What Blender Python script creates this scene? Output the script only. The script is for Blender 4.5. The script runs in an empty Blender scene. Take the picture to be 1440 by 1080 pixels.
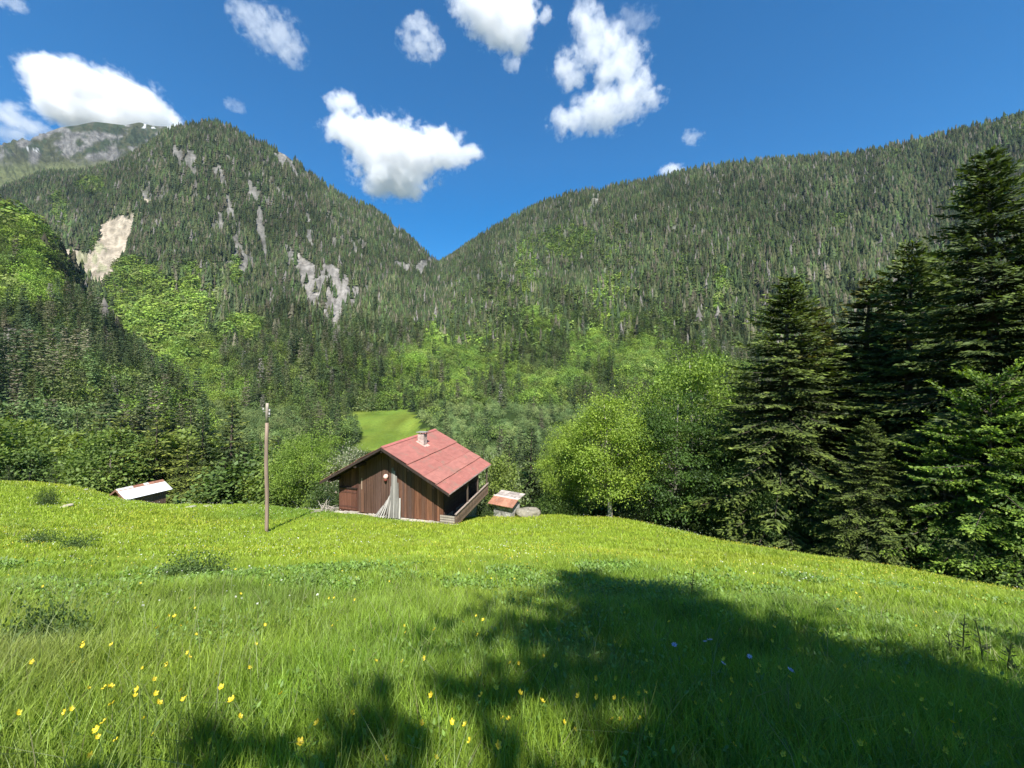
import bpy, math, random
import numpy as np
from mathutils import Vector, Matrix

R = random.Random(11)
RNG = np.random.default_rng(7)
SC = bpy.context.scene
COL = SC.collection
F, CX, CY, EYE = 540.0, 720.0, 540.0, 1.6      # focal length and centre of the 1440 x 1080 frame, eye height


def unproject(px, py, d):
    return ((px - CX) / F * d, d, EYE - (py - CY) / F * d)


def project(x, y, z):
    y = np.maximum(y, 1e-3)
    return CX + F * x / y, CY - F * (z - EYE) / y


# ------------------------------------------------------------------ noise
def _hash(ix, iy, seed):
    h = (ix.astype(np.int64) * 374761393 + iy.astype(np.int64) * 668265263 + seed * 1442695041) & 0xFFFFFFFF
    h = ((h ^ (h >> 13)) * 1274126177) & 0xFFFFFFFF
    h = h ^ (h >> 16)
    return (h & 0xFFFF) / 65535.0


def vnoise(x, y, seed=0):
    x = np.asarray(x, float); y = np.asarray(y, float)
    ix = np.floor(x); iy = np.floor(y)
    fx = x - ix; fy = y - iy
    fx = fx * fx * (3 - 2 * fx); fy = fy * fy * (3 - 2 * fy)
    a = _hash(ix, iy, seed); b = _hash(ix + 1, iy, seed)
    c = _hash(ix, iy + 1, seed); d = _hash(ix + 1, iy + 1, seed)
    return (a * (1 - fx) + b * fx) * (1 - fy) + (c * (1 - fx) + d * fx) * fy


def fbm(x, y, seed=0, octaves=4):
    s = 0; a = 0.5; t = 0
    x = np.asarray(x, float); y = np.asarray(y, float)
    for k in range(octaves):
        s = s + a * vnoise(x, y, seed + k * 17)
        t += a; a *= 0.5; x = x * 2.03; y = y * 2.03
    return s / t


def sstep(a, b, x):
    t = np.clip((x - a) / (b - a), 0, 1)
    return t * t * (3 - 2 * t)


# ------------------------------------------------------------------ objects
def tag(o, label=None, cat=None, group=None, kind=None):
    if label: o['label'] = label
    if cat: o['category'] = cat
    if group: o['group'] = group
    if kind: o['kind'] = kind
    return o


def empty(name, loc, rz=0.0):
    o = bpy.data.objects.new(name, None)
    o.empty_display_size = 0.2
    COL.objects.link(o)
    o.location = loc
    o.rotation_euler = (0, 0, rz)
    return o


def link(name, me, parent=None):
    o = bpy.data.objects.new(name, me)
    COL.objects.link(o)
    if parent: o.parent = parent
    return o


def mesh_np(name, V, faces, mats, cols=None, smooth=False, midx=None):
    """faces: list of int arrays (n,k); V: (n,3); cols: per vertex rgb"""
    me = bpy.data.meshes.new(name)
    V = np.asarray(V, np.float32)
    faces = [np.asarray(f, np.int32) for f in faces if len(f)]
    me.vertices.add(len(V))
    me.vertices.foreach_set('co', V.ravel())
    nl = sum(f.size for f in faces); npoly = sum(len(f) for f in faces)
    me.loops.add(nl); me.polygons.add(npoly)
    me.loops.foreach_set('vertex_index', np.concatenate([f.ravel() for f in faces]))
    tot = np.concatenate([np.full(len(f), f.shape[1], np.int32) for f in faces])
    st = np.zeros(npoly, np.int32); st[1:] = np.cumsum(tot)[:-1]
    me.polygons.foreach_set('loop_start', st)
    if smooth:
        me.polygons.foreach_set('use_smooth', np.ones(npoly, bool))
    for m in (mats if isinstance(mats, (list, tuple)) else [mats]):
        me.materials.append(m)
    if midx is not None:
        me.polygons.foreach_set('material_index', np.asarray(midx, np.int32))
    if cols is not None:
        a = me.color_attributes.new('Col', 'FLOAT_COLOR', 'POINT')
        c = np.ones((len(V), 4), np.float32)
        c[:, :3] = cols
        a.data.foreach_set('color', c.ravel())
    me.update(calc_edges=True)
    me.validate()
    return me


class MB:
    """collects boxes, tubes and polygons, links them as one mesh object"""
    def __init__(s):
        s.v = []; s.f = []; s.c = []; s.col = (1, 1, 1)

    def poly(s, pts):
        b = len(s.v)
        for p in pts:
            s.v.append(tuple(p)); s.c.append(s.col)
        s.f.append(list(range(b, b + len(pts))))

    def faces(s, pts, fs):
        b = len(s.v)
        for p in pts:
            s.v.append(tuple(p)); s.c.append(s.col)
        for f in fs: s.f.append([b + i for i in f])

    def hexa(s, p):      # 8 corners: bottom 0-3, top 4-7
        s.faces(p, [(3, 2, 1, 0), (4, 5, 6, 7), (0, 1, 5, 4), (1, 2, 6, 5), (2, 3, 7, 6), (3, 0, 4, 7)])

    def box(s, x0, x1, y0, y1, z0, z1, j=0.0):
        p = [(x0, y0, z0), (x1, y0, z0), (x1, y1, z0), (x0, y1, z0), (x0, y0, z1), (x1, y0, z1), (x1, y1, z1), (x0, y1, z1)]
        if j: p = [tuple(c + R.uniform(-j, j) for c in q) for q in p]
        s.hexa(p)

    def bar(s, a, b, w, t, up=(0, 0, 1)):
        a = Vector(a); b = Vector(b); d = (b - a).normalized(); up = Vector(up)
        sd = d.cross(up)
        if sd.length < 1e-4: sd = d.cross(Vector((1, 0, 0)))
        sd.normalize(); u = sd.cross(d)
        o = [(-w / 2, -t / 2), (w / 2, -t / 2), (w / 2, t / 2), (-w / 2, t / 2)]
        s.hexa([a + sd * i + u * j for i, j in o] + [b + sd * i + u * j for i, j in o])

    def tube(s, pts, rad, n=8, cap=True):
        pts = [Vector(p) for p in pts]
        rings = []
        b = len(s.v)
        for i, p in enumerate(pts):
            d = (pts[min(i + 1, len(pts) - 1)] - pts[max(i - 1, 0)]).normalized()
            x = d.cross(Vector((0.13, 0.97, 0.2)))
            if x.length < 1e-3: x = d.cross(Vector((1, 0, 0)))
            x.normalize(); y = d.cross(x)
            for k in range(n):
                t = 2 * math.pi * k / n
                s.v.append(tuple(p + (x * math.cos(t) + y * math.sin(t)) * rad[i])); s.c.append(s.col)
        for i in range(len(pts) - 1):
            for k in range(n):
                k2 = (k + 1) % n
                s.f.append([b + i * n + k, b + i * n + k2, b + (i + 1) * n + k2, b + (i + 1) * n + k])
        if cap:
            s.f.append([b + k for k in range(n)][::-1])
            s.f.append([b + (len(pts) - 1) * n + k for k in range(n)])

    def mesh(s, name, mat, smooth=False):
        me = bpy.data.meshes.new(name)
        me.from_pydata(s.v, [], s.f)
        for m in (mat if isinstance(mat, (list, tuple)) else [mat]): me.materials.append(m)
        a = me.color_attributes.new('Col', 'FLOAT_COLOR', 'POINT')
        a.data.foreach_set('color', [x for c in s.c for x in (c[0], c[1], c[2], 1.0)])
        if smooth:
            for p in me.polygons: p.use_smooth = True
        me.update()
        return me

    def build(s, name, mat, parent=None, smooth=False):
        return link(name, s.mesh(name, mat, smooth), parent)


# ------------------------------------------------------------------ materials
def new_mat(name):
    m = bpy.data.materials.new(name); m.use_nodes = True
    nt = m.node_tree; nt.nodes.clear()
    out = nt.nodes.new('ShaderNodeOutputMaterial')
    return m, nt, out


def nd(nt, typ, **kw):
    n = nt.nodes.new(typ)
    for k, v in kw.items():
        if k in n.inputs: n.inputs[k].default_value = v
        else: setattr(n, k, v)
    return n


def math_node(nt, op, a, b=None, c=None, clamp=False):
    n = nt.nodes.new('ShaderNodeMath'); n.operation = op; n.use_clamp = clamp
    for i, x in enumerate((a, b, c)):
        if x is None: continue
        if isinstance(x, (int, float)): n.inputs[i].default_value = x
        else: nt.links.new(x, n.inputs[i])
    return n.outputs[0]


def leaf_mat(name, trans=0.35, tint=(1.25, 1.3, 0.6), gloss=0.06, scale=3.0, var=0.35):
    """colour attribute x small noise, diffuse + translucent + a little gloss"""
    m, nt, out = new_mat(name)
    at = nd(nt, 'ShaderNodeVertexColor', layer_name='Col')
    geo = nd(nt, 'ShaderNodeNewGeometry')
    nz = nd(nt, 'ShaderNodeTexNoise', Scale=scale, Detail=2.0)
    nt.links.new(geo.outputs['Position'], nz.inputs['Vector'])
    mr = nd(nt, 'ShaderNodeMapRange'); mr.inputs['From Min'].default_value = 0.3; mr.inputs['From Max'].default_value = 0.7
    mr.inputs['To Min'].default_value = 1 - var; mr.inputs['To Max'].default_value = 1 + var
    nt.links.new(nz.outputs['Fac'], mr.inputs['Value'])
    mul = nd(nt, 'ShaderNodeMix', data_type='RGBA', blend_type='MULTIPLY'); mul.inputs['Factor'].default_value = 1
    nt.links.new(at.outputs['Color'], mul.inputs[6]); nt.links.new(mr.outputs['Result'], mul.inputs[7])
    dif = nd(nt, 'ShaderNodeBsdfDiffuse'); nt.links.new(mul.outputs[2], dif.inputs['Color'])
    last = dif.outputs[0]
    if trans:
        m2 = nd(nt, 'ShaderNodeMix', data_type='RGBA', blend_type='MULTIPLY'); m2.inputs['Factor'].default_value = 1
        nt.links.new(mul.outputs[2], m2.inputs[6]); m2.inputs[7].default_value = (*tint, 1)
        tr = nd(nt, 'ShaderNodeBsdfTranslucent'); nt.links.new(m2.outputs[2], tr.inputs['Color'])
        mx = nd(nt, 'ShaderNodeMixShader'); mx.inputs[0].default_value = trans
        nt.links.new(last, mx.inputs[1]); nt.links.new(tr.outputs[0], mx.inputs[2]); last = mx.outputs[0]
    if gloss:
        gl = nd(nt, 'ShaderNodeBsdfGlossy', Roughness=0.6)
        gl.inputs['Color'].default_value = (0.9, 0.95, 0.9, 1)
        mx = nd(nt, 'ShaderNodeMixShader'); mx.inputs[0].default_value = gloss
        nt.links.new(last, mx.inputs[1]); nt.links.new(gl.outputs[0], mx.inputs[2]); last = mx.outputs[0]
    nt.links.new(last, out.inputs['Surface'])
    return m


def attr_mat(name, rough=0.9, scale=4.0, var=0.3, bump=0.3, stretch=(1, 1, 1), detail=6.0, spec=0.2, metal=0.0, coords='Object', blotch=None):
    """Principled: colour attribute x stretched noise, with bump; blotch = (colour, scale, threshold) of a second stain"""
    m, nt, out = new_mat(name)
    at = nd(nt, 'ShaderNodeVertexColor', layer_name='Col')
    tc = nd(nt, 'ShaderNodeTexCoord')
    mp = nd(nt, 'ShaderNodeMapping'); mp.inputs['Scale'].default_value = stretch
    nt.links.new(tc.outputs[coords], mp.inputs['Vector'])
    nz = nd(nt, 'ShaderNodeTexNoise', Scale=scale, Detail=detail, Roughness=0.65)
    nt.links.new(mp.outputs[0], nz.inputs['Vector'])
    mr = nd(nt, 'ShaderNodeMapRange'); mr.inputs['From Min'].default_value = 0.25; mr.inputs['From Max'].default_value = 0.75
    mr.inputs['To Min'].default_value = 1 - var; mr.inputs['To Max'].default_value = 1 + var
    nt.links.new(nz.outputs['Fac'], mr.inputs['Value'])
    mul = nd(nt, 'ShaderNodeMix', data_type='RGBA', blend_type='MULTIPLY'); mul.inputs['Factor'].default_value = 1
    nt.links.new(at.outputs['Color'], mul.inputs[6]); nt.links.new(mr.outputs['Result'], mul.inputs[7])
    c = mul.outputs[2]
    if blotch:
        bc, bs, bt = blotch
        n2 = nd(nt, 'ShaderNodeTexNoise', Scale=bs, Detail=5.0, Roughness=0.7)
        nt.links.new(tc.outputs[coords], n2.inputs['Vector'])
        f = nd(nt, 'ShaderNodeMapRange'); f.inputs['From Min'].default_value = bt; f.inputs['From Max'].default_value = bt + 0.12
        nt.links.new(n2.outputs['Fac'], f.inputs['Value'])
        mx = nd(nt, 'ShaderNodeMix', data_type='RGBA')
        nt.links.new(f.outputs['Result'], mx.inputs['Factor']); nt.links.new(c, mx.inputs[6]); mx.inputs[7].default_value = (*bc, 1)
        c = mx.outputs[2]
    p = nd(nt, 'ShaderNodeBsdfPrincipled', Roughness=rough, Metallic=metal)
    p.inputs['Specular IOR Level'].default_value = spec
    nt.links.new(c, p.inputs['Base Color'])
    if bump:
        bp = nd(nt, 'ShaderNodeBump', Strength=bump); bp.inputs['Distance'].default_value = 0.05
        nt.links.new(nz.outputs['Fac'], bp.inputs['Height']); nt.links.new(bp.outputs[0], p.inputs['Normal'])
    nt.links.new(p.outputs[0], out.inputs['Surface'])
    return m


M = {}
M['needle'] = leaf_mat('needle', 0.22, (1.2, 1.25, 0.6), 0.02, 1.2, 0.3)
M['leaf'] = leaf_mat('leaf', 0.38, (1.2, 1.25, 0.45), 0.02, 1.2, 0.3)
M['grass'] = leaf_mat('grass', 0.40, (1.15, 1.15, 0.5), 0.04, 1.5, 0.22)
M['far_wood'] = leaf_mat('far_wood', 0.2, (1.2, 1.25, 0.6), 0.0, 0.02, 0.25)
M['petal'] = leaf_mat('petal', 0.25, (1.1, 1.0, 0.6), 0.05, 20.0, 0.1)
M['bark'] = attr_mat('bark', 0.95, 6.0, 0.45, 0.8, (1, 1, 0.3))
M['wood'] = attr_mat('weathered_wood', 0.85, 9.0, 0.45, 0.5, (1, 1, 0.06), blotch=None)
M['pale_wood'] = attr_mat('grey_wood', 0.9, 9.0, 0.35, 0.4, (1, 1, 0.08))
M['roof_red'] = attr_mat('red_painted_sheet', 0.7, 3.2, 0.22, 0.12, (1, 0.5, 1), spec=0.25, blotch=((0.27, 0.15, 0.115), 1.3, 0.54))
M['rust'] = attr_mat('rusted_sheet', 0.8, 3.0, 0.35, 0.25, (1, 1, 1), blotch=((0.34, 0.30, 0.26), 2.3, 0.6))
M['white_sheet'] = attr_mat('white_sheet', 0.45, 2.5, 0.08, 0.1, (1, 1, 1), spec=0.4)
M['stone'] = attr_mat('stone', 0.95, 5.0, 0.35, 0.9, (1, 1, 1), blotch=((0.5, 0.49, 0.44), 3.0, 0.62))
M['plain'] = attr_mat('painted', 0.6, 5.0, 0.12, 0.1)


def terrain_mat(name, scale, var, bump, dist):
    m, nt, out = new_mat(name)
    at = nd(nt, 'ShaderNodeVertexColor', layer_name='Col')
    geo = nd(nt, 'ShaderNodeNewGeometry')
    nz = nd(nt, 'ShaderNodeTexNoise', Scale=scale, Detail=9.0, Roughness=0.68)
    nt.links.new(geo.outputs['Position'], nz.inputs['Vector'])
    mr = nd(nt, 'ShaderNodeMapRange'); mr.inputs['From Min'].default_value = 0.28; mr.inputs['From Max'].default_value = 0.72
    mr.inputs['To Min'].default_value = 1 - var; mr.inputs['To Max'].default_value = 1 + var
    nt.links.new(nz.outputs['Fac'], mr.inputs['Value'])
    mul = nd(nt, 'ShaderNodeMix', data_type='RGBA', blend_type='MULTIPLY'); mul.inputs['Factor'].default_value = 1
    nt.links.new(at.outputs['Color'], mul.inputs[6]); nt.links.new(mr.outputs['Result'], mul.inputs[7])
    d = nd(nt, 'ShaderNodeBsdfDiffuse'); nt.links.new(mul.outputs[2], d.inputs['Color'])
    bp = nd(nt, 'ShaderNodeBump', Strength=bump); bp.inputs['Distance'].default_value = dist
    nt.links.new(nz.outputs['Fac'], bp.inputs['Height']); nt.links.new(bp.outputs[0], d.inputs['Normal'])
    nt.links.new(d.outputs[0], out.inputs['Surface'])
    return m


M['meadow'] = terrain_mat('meadow_ground', 0.8, 0.22, 0.4, 0.15)
M['mountain'] = terrain_mat('mountain_ground', 0.045, 0.45, 1.0, 14.0)
# ------------------------------------------------------------------ near ground: thin-plate surface through surveyed points
_cp = [unproject(*q) for q in [
    (720, 1080, 2.3), (720, 880, 5), (720, 806, 10), (720, 778, 15), (720, 761, 20), (720, 747, 25), (720, 733, 30), (720, 727, 33),
    (375, 884, 5), (375, 812, 10), (375, 776, 16), (375, 748, 23.6), (375, 724, 30), (375, 711, 35),
    (553, 732, 28.0), (477, 720, 29.8), (630, 735, 27), (560, 716, 34),
    (100, 880, 5), (100, 806, 10), (90, 742, 20), (67, 709, 27), (100, 684, 36),
    (-150, 800, 10), (-150, 738, 20), (-150, 684, 34), (200, 709, 33.5), (250, 711, 34.5),
    (1440, 932, 5), (1440, 858, 10), (1440, 832, 15.5), (1280, 806, 20), (1100, 777, 25), (1100, 818, 10), (1100, 793, 17),
    (1000, 758, 28), (900, 736, 31), (862, 730, 32), (900, 766, 20), (770, 725, 33)]]
_cp += [(0, 0, 0), (-1.5, 0.5, -.1), (2, 0.5, -.15), (0, -10, 3.2), (0, -40, 11), (60, -40, 10), (-60, -40, 12), (-40, 0, 0.5), (40, 0, -4), (70, 0, -9), (-80, 0, 1),
        (-22, 42, -14.5), (-38, 44, -13.5), (-12, 42, -13.8), (0, 42, -14.2), (12, 40, -14.5), (22, 34, -14), (30, 26, -13.5), (34, 18, -12),
        (-60, 46, -12), (-100, 46, -9), (-60, 60, -17), (-100, 60, -14), (-150, 60, -8), (-30, 60, -21), (0, 60, -22), (30, 60, -23), (60, 40, -22), (60, 15, -15), (100, 40, -30), (100, 80, -34),
        (-90, 100, -24), (-150, 100, -10), (-40, 100, -32), (0, 100, -33), (50, 100, -34), (120, 120, -36), (-60, 140, -32), (0, 140, -34), (80, 150, -32),
        (-120, 150, -22), (-60, 200, -20), (0, 200, -22), (80, 200, -20), (160, 200, -14), (-60, 260, -10), (0, 260, -9), (100, 260, -6), (250, 260, 2), (-180, 200, -14), (250, 120, -25), (250, 20, -30),
        (-220, 0, 6), (-220, 150, 0), (-220, 260, -5)]
_cp = np.array(_cp)


def _phi(r2):
    return np.where(r2 > 1e-9, 0.5 * r2 * np.log(r2 + 1e-12), 0)


def _fit(P):
    n = len(P)
    d2 = ((P[:, None, :2] - P[None, :, :2]) ** 2).sum(-1)
    A = np.zeros((n + 3, n + 3)); A[:n, :n] = _phi(d2) + np.eye(n) * 2.0
    A[:n, n] = 1; A[:n, n + 1:] = P[:, :2]; A[n, :n] = 1; A[n + 1:, :n] = P[:, :2].T
    return np.linalg.solve(A, np.concatenate([P[:, 2], np.zeros(3)]))


_w = _fit(_cp)


def rbf(x, y):
    x = np.asarray(x, float); y = np.asarray(y, float)
    z = _w[-3] + _w[-2] * x + _w[-1] * y
    for (a, b, _), w in zip(_cp, _w):
        z = z + w * _phi((x - a) ** 2 + (y - b) ** 2)
    return z


GX = np.unique(np.concatenate([np.arange(-260, -56, 4.), np.arange(-56, 56, 0.6), np.arange(56, 281, 4.)]))
GY = np.unique(np.concatenate([np.arange(-70, -10, 3.), np.arange(-10, 46, 0.5), np.arange(46, 262, 3.)]))
_X, _Y = np.meshgrid(GX, GY)
_Z = rbf(_X, _Y)
_near = sstep(60, 45, _Y) * sstep(70, 50, abs(_X))
_Z = _Z + (fbm(_X * .35, _Y * .35, 3, 3) - .5) * 0.34 * _near + (fbm(_X * .05, _Y * .05, 9, 3) - .5) * 6 * (1 - _near)
# the ground under the cabin is levelled, with a dip on its downhill side
_pu = (_X + 8.9) * .955 - (_Y - 28.4) * .297
_pv = (_X + 8.9) * .297 + (_Y - 28.4) * .955


def gz(x, y):
    x = np.asarray(x, float); y = np.asarray(y, float)
    i = np.clip(np.searchsorted(GX, x) - 1, 0, len(GX) - 2); j = np.clip(np.searchsorted(GY, y) - 1, 0, len(GY) - 2)
    fx = (x - GX[i]) / (GX[i + 1] - GX[i]); fy = (y - GY[j]) / (GY[j + 1] - GY[j])
    return (_Z[j, i] * (1 - fx) + _Z[j, i + 1] * fx) * (1 - fy) + (_Z[j + 1, i] * (1 - fx) + _Z[j + 1, i + 1] * fx) * fy


def g1(x, y):
    return float(gz(x, y))


# the meadow ends where the wood begins: its outer edge as a line of (x, y)
EDGE = np.array([unproject(*q)[:2] for q in [(-600, 684, 36), (-150, 684, 36), (100, 684, 37), (290, 706, 37), (375, 711, 37), (450, 712, 36), (560, 716, 35.5), (760, 725, 34.5), (862, 730, 32.6), (900, 736, 31.4), (1000, 758, 28.4), (1100, 777, 25.4), (1200, 795, 22.5), (1280, 806, 20.4), (1440, 832, 16), (1600, 850, 13.5), (2200, 900, 9)]])


def inside_meadow(x, y):
    """signed distance-like: positive on the meadow side (towards the camera), from the ratio of ranges"""
    a = np.arctan2(x, np.maximum(y, 0.01)); r = np.hypot(x, y)
    ea = np.arctan2(EDGE[:, 0], EDGE[:, 1]); er = np.hypot(EDGE[:, 0], EDGE[:, 1])
    return np.interp(a, ea, er) - r


_in = inside_meadow(_X, _Y)
_pxg, _pyg = project(_X, np.maximum(_Y, 1), _Z)


def in_poly(px, py, poly):
    c = np.zeros(np.shape(px), bool)
    n = len(poly)
    for i in range(n):
        x0, y0 = poly[i]; x1, y1 = poly[(i + 1) % n]
        if y0 == y1: continue
        k = ((y0 > py) != (y1 > py)) & (px < (x1 - x0) * (py - y0) / (y1 - y0) + x0)
        c ^= k
    return c


CLEARING = [(-74, 250), (-92, 246), (-96, 226), (-82, 196), (-60, 160), (-32, 152), (-34, 180), (-52, 214)]
_clear = in_poly(_X + (fbm(_X / 6, _Y / 6, 24, 3) - .5) * 14, _Y + (fbm(_X / 6, _Y / 6, 25, 3) - .5) * 16, CLEARING)
_cg = np.stack([.16 + 0 * _X, .22 + 0 * _X, .026 + 0 * _X], -1)
_n = fbm(_X * .22, _Y * .22, 21, 4)
_cg = _cg * (0.8 + .5 * _n[..., None])
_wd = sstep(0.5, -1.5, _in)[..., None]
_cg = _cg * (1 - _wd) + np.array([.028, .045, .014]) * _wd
_cc = np.stack([.11 + .05 * fbm(_X / 7, _Y / 16, 29, 3), .185 + 0 * _X, .03 + 0 * _X], -1) * (.45 + 1.0 * fbm(_X / 6, _Y / 14, 23, 4)[..., None])
_cg = np.where(_clear[..., None], _cc, _cg)
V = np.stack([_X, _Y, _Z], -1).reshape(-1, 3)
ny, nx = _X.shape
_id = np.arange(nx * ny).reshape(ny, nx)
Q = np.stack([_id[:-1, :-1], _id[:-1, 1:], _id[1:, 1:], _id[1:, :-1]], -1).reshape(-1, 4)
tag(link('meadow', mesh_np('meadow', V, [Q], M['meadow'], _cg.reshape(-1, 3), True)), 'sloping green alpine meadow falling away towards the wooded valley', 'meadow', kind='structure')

g = MB(); g.col = (.035, .055, .02)
g.poly([(-9000, -9000, -95), (9000, -9000, -95), (9000, 9000, -95), (-9000, 9000, -95)])
tag(g.build('ground', M['mountain']), 'valley ground reaching out under the mountains', 'ground', kind='structure')

# ------------------------------------------------------------------ mountains: surfaces through lines at their own distances
PATCH = {}


def patch(name, label, rows, n_u, n_v, amp, freq, seed, back=(0, 450, -260)):
    """rows from foot to ridge, each a list of survey points (px, py, metres away)"""
    lo = min(r[0][0] for r in rows); hi = max(r[-1][0] for r in rows)
    U = np.linspace(0, 1, n_u)
    L = []
    for r in rows:
        r = np.array(r, float)
        px = r[0, 0] + (r[-1, 0] - r[0, 0]) * U
        py = np.interp(px, r[:, 0], r[:, 1]); d = np.interp(px, r[:, 0], r[:, 2])
        L.append(np.stack([(px - CX) / F * d, d, EYE - (py - CY) / F * d], -1))
    L = np.array(L)
    k = len(rows)
    # rows spaced by their 3D distance
    seg = np.linalg.norm(np.diff(L, axis=0), axis=-1).mean(1)
    t = np.concatenate([[0], np.cumsum(seg)]); t /= t[-1]
    T = np.linspace(0, 1, n_v)
    G = np.zeros((n_v, n_u, 3))
    for i, tt in enumerate(T):
        j = min(np.searchsorted(t, tt, side='right') - 1, k - 2)
        f = (tt - t[j]) / (t[j + 1] - t[j])
        G[i] = L[j] * (1 - f) + L[j + 1] * f
    for it in range(max(2, n_v // 10)):
        G[1:-1] = G[1:-1] * .5 + (G[:-2] + G[2:]) * .25
    w = (sstep(1.0, 0.82, T) * sstep(0, .08, T))[:, None]
    arc = np.linspace(0, 1, n_u)[None] * np.linalg.norm(np.diff(L[k // 2], axis=0), axis=-1).sum()
    hgt = np.linspace(0, 1, n_v)[:, None] * seg.sum()
    # gullies run down the slope
    gul = fbm((arc + hgt * .15) * freq, hgt * freq * .28, seed, 5)
    rid = 1 - abs(2 * gul - 1)
    N = np.array([0, -0.55, 0.83])
    G = G + (w * (rid - .62) * amp)[..., None] * N + (w * (fbm(arc * freq * 5, hgt * freq * 5, seed + 5, 3) - .5) * amp * .3)[..., None] * N
    B1 = G[-1] + np.array(back) * .25; B2 = G[-1] + np.array(back)
    G = np.concatenate([G, B1[None], B2[None]], 0)
    PATCH[name] = G
    return G


def patch_build(name, objname, label, col, cat='mountain'):
    G = PATCH[name]
    nv, nu = G.shape[:2]
    idx = np.arange(nu * nv).reshape(nv, nu)
    Q = np.stack([idx[:-1, :-1], idx[:-1, 1:], idx[1:, 1:], idx[1:, :-1]], -1).reshape(-1, 4)
    tag(link(objname, mesh_np(objname, G.reshape(-1, 3), [Q], M['mountain'], col.reshape(-1, 3), True)), label, cat, kind='structure')


patch('far', '', [
    [(-260, 420, 1350), (0, 400, 1350), (160, 390, 1350), (360, 400, 1350)],
    [(-260, 265, 1650), (0, 252, 1650), (60, 243, 1650), (130, 236, 1650), (190, 228, 1650), (360, 260, 1650)],
    [(-260, 240, 1780), (0, 222, 1780), (60, 214, 1780), (130, 210, 1780), (190, 205, 1780), (360, 240, 1780)],
    [(-260, 230, 2000), (-60, 226, 2000), (0, 214, 2000), (14, 204, 2000), (40, 200, 2000), (52, 203, 2000), (66, 186, 2000), (85, 179, 2000), (110, 176, 2000), (132, 171, 2000), (150, 173, 2000), (175, 176, 2000), (196, 172, 2000), (215, 177, 2000), (240, 178, 2000), (262, 176, 2000), (300, 185, 2000), (360, 230, 2000)]],
    420, 150, 110, .009, 31)
patch('peak', '', [
    [(-140, 590, 230), (30, 585, 230), (300, 582, 230), (560, 580, 235), (700, 578, 250)],
    [(-140, 520, 340), (30, 520, 340), (300, 520, 340), (500, 530, 350), (690, 545, 400)],
    [(-140, 430, 500), (30, 430, 500), (300, 430, 500), (480, 450, 520), (685, 500, 600)],
    [(-140, 330, 740), (30, 330, 740), (300, 320, 720), (480, 380, 740), (680, 450, 850)],
    [(-140, 275, 1050), (0, 270, 1050), (60, 246, 1060), (130, 243, 1050), (165, 230, 1030), (190, 216, 1010), (210, 206, 1000), (230, 191, 990), (250, 183, 980), (270, 176, 970), (290, 173, 960), (310, 176, 960), (330, 184, 960), (350, 196, 960), (375, 206, 970), (400, 217, 980), (430, 240, 1000), (450, 256, 1010), (470, 272, 1020), (490, 283, 1040), (530, 299, 1080), (548, 312, 1090), (570, 330, 1110), (600, 357, 1150), (615, 370, 1180), (640, 392, 1200), (680, 420, 1230)]],
    420, 240, 70, .0055, 57)
patch('spur', '', [
    [(-420, 700, 70), (0, 697, 72), (150, 690, 90), (300, 650, 140)],
    [(-420, 600, 110), (0, 606, 118), (150, 612, 130), (300, 618, 165)],
    [(-420, 440, 200), (0, 500, 200), (150, 540, 190), (298, 602, 195)],
    [(-420, 215, 320), (-50, 268, 315), (0, 288, 312), (40, 306, 315), (70, 340, 318), (95, 402, 312), (130, 442, 296), (165, 480, 276), (200, 524, 256), (240, 577, 236), (285, 612, 215), (296, 616, 212)]],
    200, 140, 26, .011, 91, (0, 120, -120))
patch('ridge', '', [
    [(440, 577, 245), (600, 577, 240), (720, 577, 240), (1000, 577, 240), (1400, 585, 240), (1900, 590, 240)],
    [(450, 552, 330), (600, 540, 330), (720, 540, 330), (1000, 535, 330), (1400, 530, 320), (1900, 520, 300)],
    [(456, 520, 470), (600, 480, 470), (720, 470, 460), (1000, 460, 450), (1400, 440, 420), (1900, 410, 380)],
    [(462, 500, 700), (560, 450, 760), (620, 420, 780), (720, 390, 720), (1000, 350, 680), (1400, 330, 600), (1900, 300, 520)],
    [(470, 485, 760), (520, 446, 900), (560, 414, 1040), (600, 384, 1160), (620, 371, 1190), (640, 359, 1190), (660, 344, 1170), (680, 329, 1150), (710, 313, 1120), (740, 300, 1100), (770, 284, 1080), (800, 272, 1060), (825, 270, 1050), (850, 267, 1040), (875, 262, 1030), (900, 258, 1020), (960, 245, 1000), (1000, 238, 985), (1040, 232, 970), (1080, 229, 955), (1120, 226, 940), (1160, 223, 925), (1200, 219, 900), (1240, 211, 880), (1280, 202, 860), (1320, 193, 845), (1360, 182, 830), (1400, 172, 815), (1440, 161, 800), (1600, 110, 760), (1900, 60, 700)]],
    520, 240, 60, .0055, 133)


# ------------------------------------------------------------------ where rock, bright broadleaf wood and grass lie on the mountains
def seg_dist(px, py, line):
    d = np.full(px.shape, 1e9); 
    for (x0, y0, w0), (x1, y1, w1) in zip(line[:-1], line[1:]):
        dx, dy = x1 - x0, y1 - y0
        t = np.clip(((px - x0) * dx + (py - y0) * dy) / (dx * dx + dy * dy), 0, 1)
        d = np.minimum(d, np.hypot(px - x0 - t * dx, py - y0 - t * dy) / (w0 + (w1 - w0) * t))
    return d


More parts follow.
